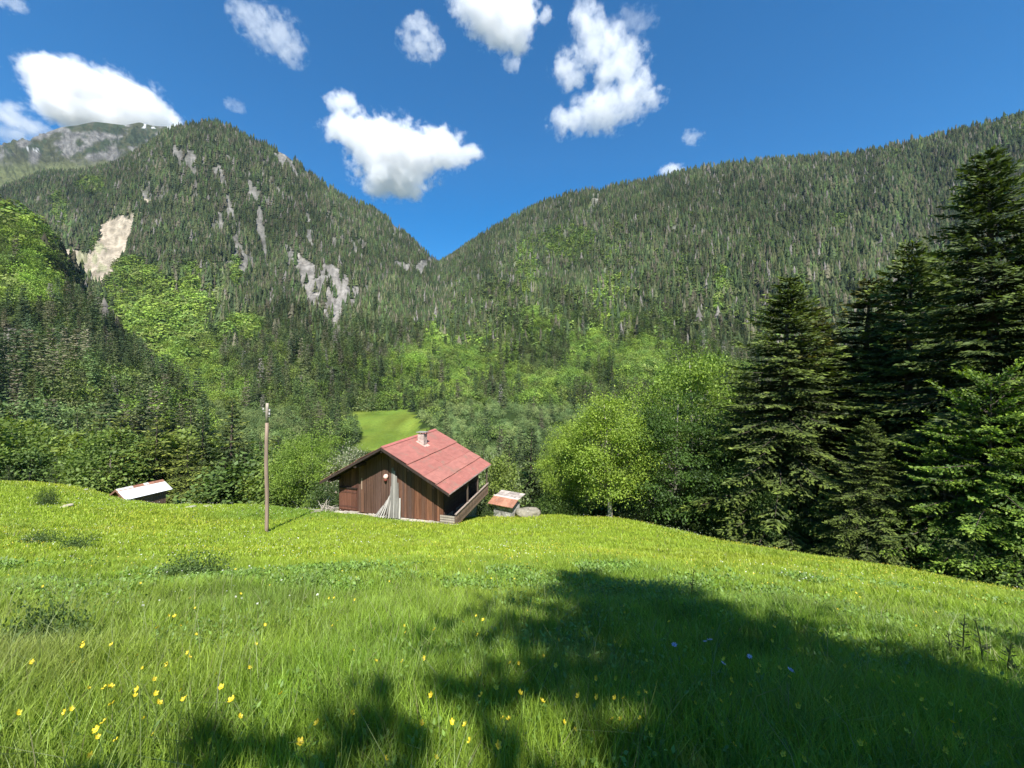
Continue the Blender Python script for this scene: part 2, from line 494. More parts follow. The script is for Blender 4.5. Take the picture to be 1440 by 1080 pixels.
SCAR = [(190, 300), (181, 350), (168, 374), (150, 398), (128, 406), (112, 396), (90, 372), (74, 350), (96, 350), (110, 352), (122, 356), (140, 335), (140, 318), (165, 305)]
CLIFF = [(412, 350), (436, 368), (470, 374), (496, 394), (508, 416), (502, 440), (478, 452), (488, 476), (470, 482), (446, 446), (430, 430), (424, 398), (408, 378)]
STREAKS = [[(310, 240, 3), (322, 290, 4), (332, 325, 3), (340, 390, 2)], [(352, 252, 4), (364, 300, 4), (371, 345, 3), (375, 380, 2)], [(250, 214, 8), (268, 226, 8), (272, 240, 5)],
           [(285, 222, 3), (288, 236, 2)], [(398, 220, 7), (414, 246, 4)], [(338, 245, 5), (346, 262, 4)], [(560, 372, 4), (585, 378, 6), (604, 368, 3)], [(552, 312, 3), (566, 340, 3), (590, 355, 2)],
           [(310, 300, 2), (312, 320, 2)], [(335, 350, 4), (345, 372, 5), (342, 395, 2)], [(378, 250, 3), (394, 272, 3)], [(435, 330, 3), (440, 345, 2)], [(480, 330, 2), (500, 350, 3)],
           [(405, 352, 4), (412, 378, 4)], [(72, 344, 2), (84, 360, 2)], [(205, 275, 2), (207, 296, 2)], [(165, 295, 2), (150, 300, 2)], [(240, 270, 2), (246, 280, 2)], [(430, 295, 2), (436, 310, 2)]]
STREAKS_R = [[(844, 264, 5), (838, 280, 5), (826, 300, 3)], [(800, 306, 2), (794, 330, 3)], [(674, 380, 2), (670, 400, 4), (666, 412, 3)], [(908, 430, 2), (916, 450, 4), (910, 468, 2)], [(620, 448, 5), (634, 452, 5)],
             [(714, 470, 3), (716, 486, 3)], [(1000, 250, 4), (1030, 247, 3)], [(1128, 268, 3), (1132, 292, 2)], [(740, 340, 2), (736, 360, 2)], [(770, 310, 2), (764, 330, 2)], [(705, 378, 2), (712, 372, 2)]]


def blobs(px, py, L):
    s = np.zeros(px.shape)
    for x, y, rx, ry, a in L:
        s = np.maximum(s, a * np.clip(1.6 - ((px - x) / rx) ** 2 - ((py - y) / ry) ** 2, 0, 1))
    return s


def classify(name, P):
    """rock 0..1, bright broadleaf share 0..1, open grass 0..1 at surface points"""
    px, py = project(P[..., 0], P[..., 1], P[..., 2])
    s = {'peak': 1, 'ridge': 2, 'spur': 3, 'far': 4}[name]
    n1 = fbm(px / 34, py / 46, 200 + s, 4); n2 = fbm(px / 7, py / 13, 230 + s, 3); n3 = fbm(px / 90, py / 70, 260 + s, 3)
    rock = np.zeros(px.shape); lime = np.zeros(px.shape); open_ = np.zeros(px.shape)
    if name == 'peak':
        jx = px + (n2 - .5) * 16; jy = py + (fbm(px / 9, py / 9, 77, 3) - .5) * 16
        rock = in_poly(jx, jy, SCAR) * 1.0
        c = in_poly(jx, jy, CLIFF) & (fbm(px / 5, py / 16, 78, 3) > .37)
        rock = np.maximum(rock, c * .9)
        for L in STREAKS:
            rock = np.maximum(rock, (seg_dist(jx * .7 + px * .3, jy, L) < 0.0 + 2.2 * n2) * (.4 + .9 * n2))
        rock = np.maximum(rock, ((n1 > .53) & (n2 > .55) & (py < 440) & (px > 150)) * .6)
        lime = blobs(px, py, [(215, 470, 60, 75, 1), (245, 520, 40, 50, 1), (190, 395, 40, 28, .9), (175, 420, 30, 30, .8), (280, 400, 45, 30, .55), (255, 440, 50, 40, .8), (270, 520, 45, 50, 1), (300, 560, 60, 30, .8), (330, 388, 9, 24, .9), (343, 470, 26, 20, 1), (340, 510, 40, 40, .4),
                              (130, 262, 20, 12, .8), (85, 300, 14, 28, .7), (385, 500, 30, 30, .35), (420, 545, 60, 25, .4), (150, 345, 25, 12, .6)])
        lime = np.clip(lime * (.75 + .75 * n1), 0, 1)
        lime = np.maximum(lime, sstep(430, 560, py) * .5 * (.5 + n1))
        open_ = blobs(px, py, [(128, 261, 16, 9, .8), (82, 305, 10, 22, .5)])
    elif name == 'ridge':
        jx = px + (n2 - .5) * 8
        for L in STREAKS_R:
            rock = np.maximum(rock, (seg_dist(jx, py, L) < .3 + 1.3 * n2) * .75)
        rock = np.maximum(rock, ((n1 > .57) & (n2 > .62) & (py < 420)) * .55)
        base = sstep(240, 520, py) * .75 * sstep(1600, 800, px) + sstep(400, 560, py) * .45
        lime = np.clip(base * (n1 - .18) * 2.0, 0, 1)
        lime = np.maximum(lime, blobs(px, py, [(800, 345, 40, 26, .75), (740, 380, 18, 40, .7), (1015, 400, 8, 22, .8), (1180, 315, 14, 12, .55), (1010, 432, 8, 14, .8), (650, 560, 70, 25, .6), (760, 345, 30, 14, .6), (860, 420, 30, 40, .6), (930, 470, 40, 30, .6), (820, 470, 40, 40, .55), (1060, 350, 12, 22, .5), (700, 420, 30, 24, .5), (590, 420, 40, 20, .4), (640, 500, 50, 22, .5), (870, 360, 26, 40, .5), (1260, 220, 12, 6, .4), (1430, 175, 30, 22, .6), (700, 480, 40, 30, .4), (960, 390, 14, 30, .5)]) * (.6 + .9 * n1))
        open_ = blobs(px, py, [(790, 330, 16, 16, .5), (835, 285, 8, 14, .5)])
    elif name == 'spur':
        lime = blobs(px, py, [(25, 295, 60, 45, 1), (10, 340, 60, 50, .7), (30, 400, 60, 45, .75), (75, 440, 25, 50, .5), (110, 600, 40, 30, .6), (20, 370, 50, 30, .8), (60, 560, 40, 30, .35), (150, 610, 60, 40, .7), (40, 640, 60, 30, .7), (210, 585, 30, 20, .6), (180, 560, 40, 30, .5), (250, 600, 40, 30, .8), (90, 520, 40, 30, .45)])
        lime = np.clip(lime * (.7 + .8 * n1), 0, 1)
    else:
        rock = np.clip(((fbm(px / 16, py / 10, 12, 5) - .46) * 9) * sstep(238, 214, py), 0, 1)
        rock = rock * sstep(245, 225, py + (n1 - .5) * 20)
        open_ = 1 - rock * .5
    return px, py, rock, lime, open_, n1, n2, n3


for nm, on, lab in (('far', 'far_mountain', 'bare rocky alp with snow specks behind the forested peak'), ('peak', 'pointed_mountain', 'steep forested peak scarred by a pale landslide'),
                    ('spur', 'wooded_spur', 'low dark wooded spur coming down from the valley side'), ('ridge', 'long_ridge', 'long even forested ridge rising beyond the red roofed cabin')):
    px, py, rock, lime, op, n1, n2, n3 = classify(nm, PATCH[nm])
    G = np.array([.045, .058, .024]) * (0.8 + .5 * n1[..., None])
    bright = np.array([.12, .18, .04])
    G = G * (1 - lime[..., None]) + bright * lime[..., None]
    if nm == 'far':
        gr = np.array([.060, .064, .032]) * (0.55 + .9 * n1[..., None]); gr = gr + np.array([.05, .06, .02]) * sstep(222, 240, py)[..., None]; G = gr
        dk = ((n2 > .5) & (n1 > .42))[..., None] * sstep(226, 212, py)[..., None] * .85
        G = G * (1 - dk) + np.array([.035, .05, .025]) * dk
    else:
        G = G * (1 - op[..., None]) + np.array([.16, .19, .07]) * op[..., None]
    cl = in_poly(px, py, CLIFF)[..., None]
    rc = np.where(cl, np.array([.27, .25, .225]), np.array([.20, .19, .17])) * (0.35 + 1.3 * fbm(px / 3, py / 6, 66, 3)[..., None])
    if nm == 'peak':
        sc = in_poly(px, py, [(40, 280), (215, 280), (215, 410), (40, 420)])[..., None]
        rc = np.where(sc, np.array([.45, .385, .29]) * (0.35 + 1.15 * fbm(px / 4, py / 6, 5, 4)[..., None]), rc)
        gy = in_poly(px, py, [(100, 340), (150, 340), (150, 410), (100, 410)]) & (n2 > .5)
        rc = np.where(gy[..., None], rc * np.array([.75, .85, .7]), rc)
    if nm == 'far': rc = np.array([.15, .145, .135]) * (0.25 + 1.5 * fbm(px / 4, py / 3, 67, 3)[..., None])
    G = G * (1 - rock[..., None]) + rc * rock[..., None]
    if nm == 'far':
        sn = ((in_poly(px, py, [(178, 160), (262, 160), (262, 183), (175, 179)]) & (n2 > .56)) | (in_poly(px, py, [(26, 196), (52, 196), (54, 212), (26, 214)]) & (n2 > .70)))[..., None]
        G = np.where(sn, np.array([.46, .47, .48]), G)
    patch_build(nm, on, lab, G)
# ------------------------------------------------------------------ foliage
def norm(a):
    return a / np.maximum(np.linalg.norm(a, axis=-1, keepdims=True), 1e-9)


def kites(p, d, s, l, w, c):
    """leaf-shaped quads: p base, d direction, s side, l length, w width, c colour"""
    l = l[:, None]; w = w[:, None]
    a = p; b = p + d * l * .42 + s * w * .5; e = p + d * l; f = p + d * l * .42 - s * w * .5
    V = np.stack([a, b, e, f], 1).reshape(-1, 3)
    return V, np.arange(len(V)).reshape(-1, 4), np.repeat(c, 4, 0)


def fir(h, Rb, seed, whorls=38, per=7, steps=9, blades=3, bl=.30, bw=.11, droop=.25, base=.05, power=.72, face=.75, col=(.036, .062, .020), tip=(.075, .115, .026), tipk=.5, ragged=.25, dead=0.0):
    """spruce or fir: whorls of drooping boughs with flat sprays. Returns crown arrays and a trunk builder"""
    rg = np.random.default_rng(seed); rr = random.Random(seed)
    T = MB(); T.col = (.11, .085, .065)
    lean = (rr.uniform(-.02, .02) * h, rr.uniform(-.02, .02) * h)
    ax = lambda z: np.array([lean[0] * (z / h) ** 2, lean[1] * (z / h) ** 2, z])
    T.tube([ax(h * q) for q in (-.04, .02, .3, .6, .85, .985)], [h * .022, h * .016, h * .0125, h * .008, h * .004, .01], 9)
    P, D, S, Ls, W, C = [], [], [], [], [], []
    col = np.array(col); tip = np.array(tip)
    for k in range(whorls):
        t = base + (1 - base) * ((k + rr.uniform(-.3, .3)) / whorls) ** 1.0
        t = min(max(t, base), .995)
        z = t * h
        rad = Rb * (1 - t) ** power * (1 - .35 * math.exp(-((t - base) / .05)))
        n = max(3, int(round(per * (0.6 + .5 * (1 - t)))))
        a0 = rr.uniform(0, 6.28)
        for j in range(n):
            az = a0 + 6.283 * j / n + rr.uniform(-.35, .35)
            L = (rad + .12) * rr.uniform(1 - ragged, 1 + ragged * .6)
            if rr.random() < .07: L *= rr.uniform(.3, .7)
            elv = math.radians(-14 + 55 * max(0, t - .35) / .65 + rr.uniform(-9, 9)) if t > .35 else math.radians(-20 + rr.uniform(-10, 10) + 6 * t)
            o = np.array([math.cos(az), math.sin(az), 0.]); sd = np.array([-math.sin(az), math.cos(az), 0.])
            ss = np.linspace(.0, 1, 6)
            bend = rr.uniform(-.12, .12)

            def pt(q):
                q = np.asarray(q, float)[..., None]
                zz = math.sin(elv) * q - droop * (q ** 2) * .6 + droop * .75 * np.clip(q - .55, 0, 1) ** 2 * 2
                return ax(z) + (o * (q * math.cos(elv)) + sd * bend * q ** 2 + np.array([0, 0, 1.]) * zz) * L
            if L > .6:
                q5 = pt(ss[:5]); r0 = .012 + .010 * L
                T.col = (.09, .075, .055)
                T.tube(list(q5), [r0, r0 * .8, r0 * .6, r0 * .4, r0 * .2], 3, False)
            if rr.random() < dead: continue
            m = max(3, int(steps * (0.45 + .55 * min(1, L / (Rb * .8)))))
            q = np.linspace(.06 if L < 1.2 else .12, 1, m) + rg.uniform(-.03, .03, m)
            base_p = pt(np.clip(q, 0, 1)); fw = norm(pt(np.clip(q, 0, 1) + .03) - pt(np.clip(q, 0, 1) - .03))
            for sgn in (-1, 1):
                tw = (0.10 + .34 * L * (1.05 - q) ** .8 * rg.uniform(.6, 1.2, m))
                tw = np.minimum(tw, 1.1)
                ang = np.radians(rg.uniform(38, 62, m))[:, None]
                td = norm(fw * np.cos(ang) + sd * sgn * np.sin(ang) + np.array([0, 0, -1.]) * rg.uniform(.0, .34, m)[:, None])
                nb = np.maximum(1, np.round(blades * tw / .45)).astype(int)
                rep = np.repeat(np.arange(m), nb)
                fr = np.concatenate([np.linspace(0, .85, x) if x > 1 else np.array([.15]) for x in nb])
                p = base_p[rep] + td[rep] * (tw[rep] * fr)[:, None] + rg.normal(0, .02, (len(rep), 3))
                dd = norm(td[rep] + rg.normal(0, .30, (len(rep), 3)) + fw[rep] * .3)
                up = norm(np.array([0, 0, 1.]) + o * face + rg.normal(0, .42, (len(rep), 3)))
                s_ = norm(np.cross(dd, up))
                P.append(p); D.append(dd); S.append(s_)
                Ls.append(bl * rg.uniform(.7, 1.35, len(rep))); W.append(bw * rg.uniform(.7, 1.3, len(rep)))
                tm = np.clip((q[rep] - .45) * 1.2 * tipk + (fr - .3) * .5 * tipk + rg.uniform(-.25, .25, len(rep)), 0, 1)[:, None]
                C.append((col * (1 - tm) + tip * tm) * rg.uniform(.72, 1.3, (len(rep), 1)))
    # leader
    P = np.concatenate(P); D = np.concatenate(D); S = np.concatenate(S); Ls = np.concatenate(Ls); W = np.concatenate(W); C = np.concatenate(C)
    return kites(P, D, S, Ls, W, C), T


def broadleaf(h, Rb, seed, base=.25, clus=110, leaves=260, size=.13, flat=.55, col=(.10, .165, .028), col2=(.055, .10, .022), rc=.22, trunk=(.16, .14, .12), upright=.3, hollow=.45, tr=.017, shape=1.0):
    rg = np.random.default_rng(seed); rr = random.Random(seed)
    T = MB(); T.col = trunk
    lean = (rr.uniform(-.05, .05) * h, rr.uniform(-.05, .05) * h)
    ax = lambda z: np.array([lean[0] * (z / h) ** 1.5, lean[1] * (z / h) ** 1.5, z])
    T.tube([ax(max(0, q) * h) + np.array([0, 0, min(0, q) * h]) for q in (-.05, .02, .2, .45, .7, .9)], [h * tr * 1.5, h * tr, h * tr * .8, h * tr * .55, h * tr * .3, h * tr * .1], 9)
    cz = (base + 1) / 2 * h; rz = (1 - base) / 2 * h
    cs = []
    while len(cs) < clus:
        v = rg.normal(0, 1, 3); v /= np.linalg.norm(v)
        bump = .72 + .5 * float(fbm(v[0] * 1.6 + 5 + seed, v[1] * 1.6 + v[2] * 2.1 + 9, seed, 3))
        r = rg.uniform(hollow, 1.0) ** .6 * bump
        zz = v[2] * r
        wd = 1.0 - shape * .35 * max(0, zz) ** 1.5 if zz > 0 else 1 - .25 * zz * zz
        c = np.array([v[0] * r * Rb * wd, v[1] * r * Rb * wd, cz + zz * rz])
        cs.append(c + ax(c[2]) * np.array([1, 1, 0]))
    cs = np.array(cs)
    T.col = tuple(x * .8 for x in trunk)
    for c in cs[::2]:
        z0 = max(base * h * .75, c[2] - np.hypot(c[0], c[1]) * rr.uniform(.5, 1.0)); z0 = min(z0, h * .85)
        p0 = ax(z0); mid = p0 * .5 + c * .5 + np.array([0, 0, -.06 * h * rr.random()]) + rg.normal(0, .03 * Rb, 3)
        r0 = h * tr * .32 * (1 - z0 / h + .15)
        T.tube([p0, p0 * .6 + mid * .4, mid, mid * .45 + c * .55, c], [r0, r0 * .8, r0 * .6, r0 * .4, r0 * .12], 4, False)
    k = np.repeat(np.arange(clus), leaves)
    csz = rg.uniform(.7, 1.35, clus) * rc * Rb
    off = rg.normal(0, 1, (len(k), 3)) * .55
    off = off * csz[k][:, None] * np.array([1.15, 1.15, flat])
    dr = (cs - np.array([0, 0, cz])) ; dr[:, 2] *= .3
    off[:, 2] -= (np.hypot(off[:, 0], off[:, 1]) / csz[k]) ** 2 * csz[k] * .18
    p = cs[k] + off
    out = norm(p - (np.array([0, 0, cz - rz * .4])))
    dd = norm(out * .6 + rg.normal(0, .75, (len(k), 3)) + np.array([0, 0, -.25]))
    up = norm(np.array([0, 0, 1.]) + out * .45 + rg.normal(0, .5, (len(k), 3)))
    s_ = norm(np.cross(dd, up))
    cc = rg.uniform(0, 1, clus)[k] * .6 + rg.uniform(0, .5, len(k))
    cc = np.clip(cc, 0, 1)[:, None]
    C = (np.array(col) * cc + np.array(col2) * (1 - cc)) * rg.uniform(.75, 1.25, (len(k), 1))
    l = size * rg.uniform(.7, 1.35, len(k))
    return kites(p, dd, s_, l, l * rg.uniform(.5, .75, len(k)), C), T


def tree_meshes(name, arr, T, mat):
    (V, Q, C) = arr
    cr = mesh_np(name + '_crown', V, [Q], mat, C)
    tk = T.mesh(name + '_trunk', M['bark'], True)
    return cr, tk


def plant_tree(objname, meshes, loc, s, rz, label, cat, group=None, sxy=None):
    r = empty(objname, loc, rz)
    r.scale = (sxy or s, sxy or s, s)
    tag(r, label, cat, group)
    link('crown', meshes[0], r); link('trunk', meshes[1], r)
    return r


H0 = {}    # prototype -> (meshes, height, radius)


def proto(key, maker, mat, h, Rb, seed, **kw):
    a, T = maker(h, Rb, seed, **kw)
    H0[key] = (tree_meshes(key, a, T, mat), h, Rb)


# near, detailed
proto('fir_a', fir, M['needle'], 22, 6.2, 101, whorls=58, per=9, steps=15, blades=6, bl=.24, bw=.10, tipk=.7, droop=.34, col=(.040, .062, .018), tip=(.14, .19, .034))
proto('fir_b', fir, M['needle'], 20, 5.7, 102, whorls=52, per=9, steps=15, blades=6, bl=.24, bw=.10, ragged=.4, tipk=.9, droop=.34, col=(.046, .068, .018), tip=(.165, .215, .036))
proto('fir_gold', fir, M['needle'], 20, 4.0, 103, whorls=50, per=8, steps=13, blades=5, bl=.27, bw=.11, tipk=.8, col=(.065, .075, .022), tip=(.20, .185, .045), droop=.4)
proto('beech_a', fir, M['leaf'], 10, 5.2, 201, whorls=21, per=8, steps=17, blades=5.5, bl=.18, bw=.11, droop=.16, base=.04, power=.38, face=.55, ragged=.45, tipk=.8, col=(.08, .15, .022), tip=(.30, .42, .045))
proto('beech_b', broadleaf, M['leaf'], 12, 4.6, 202, base=.05, clus=150, leaves=260, size=.17, flat=.34, rc=.21, col=(.10, .18, .028), col2=(.026, .056, .013), hollow=.25, trunk=(.2, .18, .16))
proto('lime_a', broadleaf, M['leaf'], 11, 4.2, 203, base=.13, clus=170, leaves=230, size=.15, flat=.7, rc=.21, col=(.32, .43, .055), col2=(.17, .26, .035), hollow=.15, trunk=(.36, .33, .28), tr=.019)
proto('fir_thin', fir, M['needle'], 20, 5.4, 105, whorls=34, per=7, steps=11, blades=4, bl=.36, bw=.15, ragged=.5, power=.95)
proto('lime_b', broadleaf, M['leaf'], 14, 6.0, 204, base=.12, clus=170, leaves=240, size=.18, flat=.5, rc=.2, col=(.26, .37, .05), col2=(.11, .19, .03), hollow=.35, trunk=(.3, .28, .24))
# middle distance
proto('spruce_m', fir, M['needle'], 18, 3.4, 111, whorls=30, per=6, steps=6, blades=2.2, bl=.52, bw=.20, tipk=.6, col=(.042, .064, .022), tip=(.10, .135, .034))
proto('spruce_n', fir, M['needle'], 18, 2.6, 112, whorls=30, per=6, steps=6, blades=2.2, bl=.50, bw=.19, ragged=.4, tipk=.6, col=(.052, .072, .026), tip=(.11, .14, .036))
proto('spruce_o', fir, M['needle'], 16, 4.2, 113, whorls=28, per=6, steps=7, blades=2.4, bl=.50, bw=.17, droop=.55, tipk=.9, col=(.095, .125, .026), tip=(.27, .30, .05))
proto('leafy_m', broadleaf, M['leaf'], 11, 4.2, 211, base=.06, clus=70, leaves=80, size=.42, flat=.7, rc=.30, col=(.19, .27, .05), col2=(.10, .155, .035))
proto('leafy_n', broadleaf, M['leaf'], 9, 4.6, 212, base=.03, clus=70, leaves=80, size=.40, flat=.7, rc=.30, col=(.15, .23, .052), col2=(.085, .14, .038))
proto('leafy_o', broadleaf, M['leaf'], 10, 3.8, 213, base=.08, clus=64, leaves=80, size=.38, flat=.8, rc=.28, col=(.25, .32, .06), col2=(.14, .20, .042))
proto('leafy_grey', broadleaf, M['leaf'], 5, 3.4, 214, base=.0, clus=50, leaves=80, size=.30, flat=.8, rc=.32, col=(.20, .25, .11), col2=(.14, .185, .08))
proto('blossom', broadleaf, M['leaf'], 9, 3.4, 215, base=.08, clus=90, leaves=110, size=.20, flat=.8, rc=.26, col=(.42, .40, .32), col2=(.12, .18, .04))
# scrub
proto('bush_a', broadleaf, M['leaf'], 2.2, 1.6, 221, base=.0, clus=50, leaves=110, size=.11, flat=.8, rc=.34, col=(.12, .19, .03), col2=(.05, .10, .02), hollow=.1)
proto('bush_dark', broadleaf, M['leaf'], 2.0, 1.7, 222, base=.0, clus=44, leaves=100, size=.12, flat=.8, rc=.36, col=(.075, .12, .025), col2=(.035, .06, .017), hollow=.1)
proto('nettles', broadleaf, M['leaf'], .55, 1.4, 223, base=.0, clus=70, leaves=46, size=.085, flat=.9, rc=.26, col=(.12, .19, .045), col2=(.075, .13, .036), hollow=.05)


def put(key, objname, px, d, top=None, h=None, label='', cat='tree', group=None, wide=1.0, rz=None, base=None, dz=-.15):
    """a tree on the ground at distance d, its height from the survey row of its top"""
    x = (px - CX) / F * d
    z = g1(x, d) if base is None else base
    if top is not None:
        h = (EYE - (top - CY) / F * d) - z
    me, h0, r0 = H0[key]
    s = h / h0
    return plant_tree(objname, me, (x, d, z + dz), s, R.uniform(0, 6.28) if rz is None else rz, label, cat, group, s * wide)


# ---- the dark wood edge on the right
put('fir_a', 'fir_tree', 1400, 20.5, top=205, label='tallest dark fir of the wood edge, its tip just under the ridge', cat='tree', wide=1.12)
put('fir_b', 'fir_tree', 1275, 26, top=338, label='dark fir with a brownish tip standing left of the tallest fir', cat='tree', wide=1.1)
put('fir_gold', 'fir_tree', 1208, 30, top=392, label='fir with golden brown tip between the two dark green firs', cat='tree', wide=1.5)
put('fir_gold', 'fir_tree', 1158, 32, top=428, label='lower golden brown fir right of the broad green fir', cat='tree', wide=1.65, rz=2.5)
put('fir_b', 'fir_tree', 1100, 28.0, top=388, label='broad green fir nearest the meadow tip, bright on its sunny side', cat='tree', wide=1.3)
put('fir_a', 'fir_tree', 1330, 31, top=370, label='dark fir half hidden behind the tallest fir', cat='tree', wide=1.2)
put('fir_a', 'fir_tree', 1490, 19, top=245, label='dark fir cut by the picture edge beside the tallest fir', cat='tree')
put('fir_b', 'fir_tree', 1600, 17, top=200, label='dark fir at the end of the wood edge, outside the view', cat='tree')
put('fir_a', 'fir_tree', 1165, 37, top=470, label='dark fir in the shade behind the golden tipped fir', cat='tree', wide=1.1)
put('fir_b', 'fir_tree', 1250, 38, top=470, label='dark fir in the deepest shade of the wood edge', cat='tree', wide=1.15)
put('fir_a', 'fir_tree', 1400, 33, top=430, label='dark fir filling the shade behind the layered beech', cat='tree', wide=1.15)
put('fir_a', 'fir_tree', 1045, 36, top=520, label='dark fir between the pale broadleaf and the broad green fir', cat='tree', wide=1.0)
put('fir_b', 'fir_tree', 1218, 21.5, top=585, label='small fir with light grey green sprays in front of the dark firs', cat='tree', wide=1.25)
put('beech_a', 'beech_tree', 1392, 18.2, top=522, label='bright green beech with flat layered boughs under the tallest fir', cat='tree', wide=.70)
put('beech_a', 'beech_tree', 1500, 16.5, top=560, label='bright green beech cut by the picture edge', cat='tree', wide=.7, rz=2.2)
put('beech_a', 'beech_tree', 1290, 21.5, top=690, label='low beech leaning out over the meadow below the small fir', cat='tree', wide=1.25, rz=1.0)
put('beech_a', 'beech_tree', 1440, 17.2, top=640, label='bright beech bough mass low at the right picture edge', cat='tree', wide=.95, rz=4.0)
put('beech_b', 'broadleaf_tree', 1090, 26.5, top=660, label='low dark broadleaf under the broad green fir at the meadow edge', cat='tree', wide=1.0, rz=5.0)
put('beech_a', 'beech_tree', 1330, 19.6, top=600, label='bright beech filling the gap between small fir and layered beech', cat='tree', wide=.75, rz=5.5)
put('beech_a', 'beech_tree', 1180, 24.3, top=690, label='low bright beech sapling before the broad green fir and the small fir', cat='tree', wide=.9, rz=3.0)
put('beech_b', 'broadleaf_tree', 948, 32.5, top=545, label='dense mid green broadleaf right of the pale trunked tree', cat='tree', wide=1.02)
put('beech_b', 'broadleaf_tree', 1035, 30, top=600, label='dark green broadleaf at the foot of the broad green fir', cat='tree', wide=.9, rz=2.0)
put('lime_b', 'broadleaf_tree', 978, 44, top=474, label='tall lime green broadleaf showing above the denser tree before it', cat='tree', wide=.72)
put('lime_a', 'birch_tree', 858, 32.0, top=548, label='airy lime green tree with a pale trunk at the meadow corner', cat='tree', wide=1.0)
put('lime_a', 'birch_tree', 800, 37, top=588, label='smaller airy lime green tree behind the pale trunked tree', cat='tree', wide=.75, rz=2.4)
for i, (px, d, hh) in enumerate([(905, 33.2, 2.2), (960, 31.5, 2.0), (1020, 29.5, 2.4), (1075, 27.8, 2.6), (1130, 26, 2.4), (1180, 24.8, 2.6), (1225, 23.5, 2.2), (1270, 22, 2.6), (1320, 20.5, 2.0), (1365, 19, 2.2), (1410, 18, 2.4), (1460, 16.5, 2.2), (1150, 29, 4), (1300, 23.5, 4.2), (1350, 22, 4.5), (1240, 27, 4.5), (1320, 25, 5), (1420, 23, 5), (1090, 31, 4)]):
    put('bush_dark', 'undergrowth_bush', px, d, h=hh, label='dark leafy undergrowth bush in the shade at the foot of the firs', cat='bush', group='undergrowth along the dark wood edge', wide=1.3)
# ---- behind and beside the cabin
put('spruce_m', 'spruce_tree', 746, 44, top=598, label='dark spruce standing alone behind the small stone hut', cat='tree', wide=1.25)
put('spruce_n', 'spruce_tree', 716, 60, top=610, label='slender dark spruce between cabin roof and stone hut spruce', cat='tree', wide=1.2)
put('leafy_o', 'shrub', 708, 38, top=640, label='pale green shrub growing against the far eave of the cabin', cat='shrub', wide=.7)
put('leafy_grey', 'shrub', 690, 42, top=636, label='tall pale green shrub behind the cabin balcony', cat='shrub', wide=.6)
put('bush_a', 'shrub', 779, 35.5, top=692, label='yellow green shrub behind the boulder', cat='shrub', wide=1.1)
put('bush_a', 'shrub', 800, 35, top=700, label='low yellow green shrub left of the pale trunked tree', cat='shrub', wide=1.2)
put('bush_dark', 'shrub', 684, 33.2, top=704, label='small dark shrub under the balcony end', cat='shrub')
put('beech_b', 'shrub', 603, 42, top=599, label='dark tip of a shrub peeping over the ridge by the chimney', cat='shrub', wide=.22)
put('lime_b', 'broadleaf_tree', 440, 42, top=598, label='bright broadleaf tree with pale leaves left of the cabin', cat='tree', wide=.80)
put('leafy_o', 'broadleaf_tree', 400, 45, top=640, label='bright low broadleaf between pole and cabin', cat='tree', wide=1.1)
put('blossom', 'shrub', 492, 41, top=614, label='shrub in whitish blossom behind the left eave of the cabin', cat='shrub', wide=.7)
put('bush_dark', 'shrub', 462, 36, top=672, label='dark shrub under the left eave of the cabin', cat='shrub', wide=.7)
# ---- left of the pole
for px, d, tp, wd, k, lab in [(172, 46, 596, 1.45, 'spruce_o', 'olive spruce with drooping boughs, leftmost of three above the tin roofed shed'), (220, 47, 584, 1.5, 'spruce_o', 'olive spruce with drooping boughs right above the tin roofed shed'),
                              (262, 45, 614, 1.4, 'spruce_o', 'olive spruce with drooping boughs, rightmost of three above the tin roofed shed'), (268, 62, 557, .75, 'spruce_n', 'narrow dark spruce spire rising behind the olive spruces'),
                              (315, 46, 640, 1.3, 'spruce_m', 'dark low spruce between the olive spruces and the pole'), (345, 47, 622, 1.3, 'spruce_m', 'dark low spruce just left of the pole'), (392, 60, 612, 1.0, 'spruce_m', 'dark spruce just right of the pole'),
                              (288, 44, 655, 1.3, 'spruce_o', 'young spruce at the right foot of the olive spruces'), (78, 43, 640, 1.35, 'spruce_m', 'small dark spruce standing alone on the left meadow edge'), (12, 44, 652, 1.3, 'spruce_m', 'dark low spruce at the left picture edge'),
                              (365, 52, 650, 1.3, 'spruce_m', 'dark low spruce behind the pole foot')]:
    put(k, 'spruce_tree', px, d, top=tp, label=lab, cat='tree', wide=wd)
for px, d, tp, wd, k, lab in [(40, 47, 632, 1.0, 'leafy_n', 'mid green bushy tree left of the lone small spruce'), (115, 47, 640, 1.0, 'leafy_m', 'mid green bushy tree right of the lone small spruce'), (140, 52, 620, 1.0, 'leafy_n', 'rounded green tree behind the left edge of the olive spruces'),
                              (60, 54, 600, .9, 'leafy_m', 'green tree above the lone small spruce'), (-30, 46, 640, 1.0, 'leafy_m', 'green tree outside the left picture edge')]:
    put(k, 'broadleaf_tree', px, d, top=tp, label=lab, cat='tree', wide=wd)
# ---- low growth on the meadow
put('bush_dark', 'shrub', 67, 27, h=1.35, label='small ragged shrub alone on the left of the meadow', cat='shrub', wide=.55)
for px, d, hh, wd, lab in [(265, 9.6, .5, .6, 'dark green weed patch in the grass left of the middle'), (108, 14.5, .42, .55, 'dark weed patch on the left meadow nearest the shed'), (55, 15.5, .42, .6, 'dark weed patch left of the other two on the meadow'), (45, 3.9, .4, .42, 'dark leafy weeds in the grass at the lower left corner')]:
    put('nettles', 'weed_patch', px, d, h=hh, label=lab, cat='weeds', wide=wd, dz=-.02)
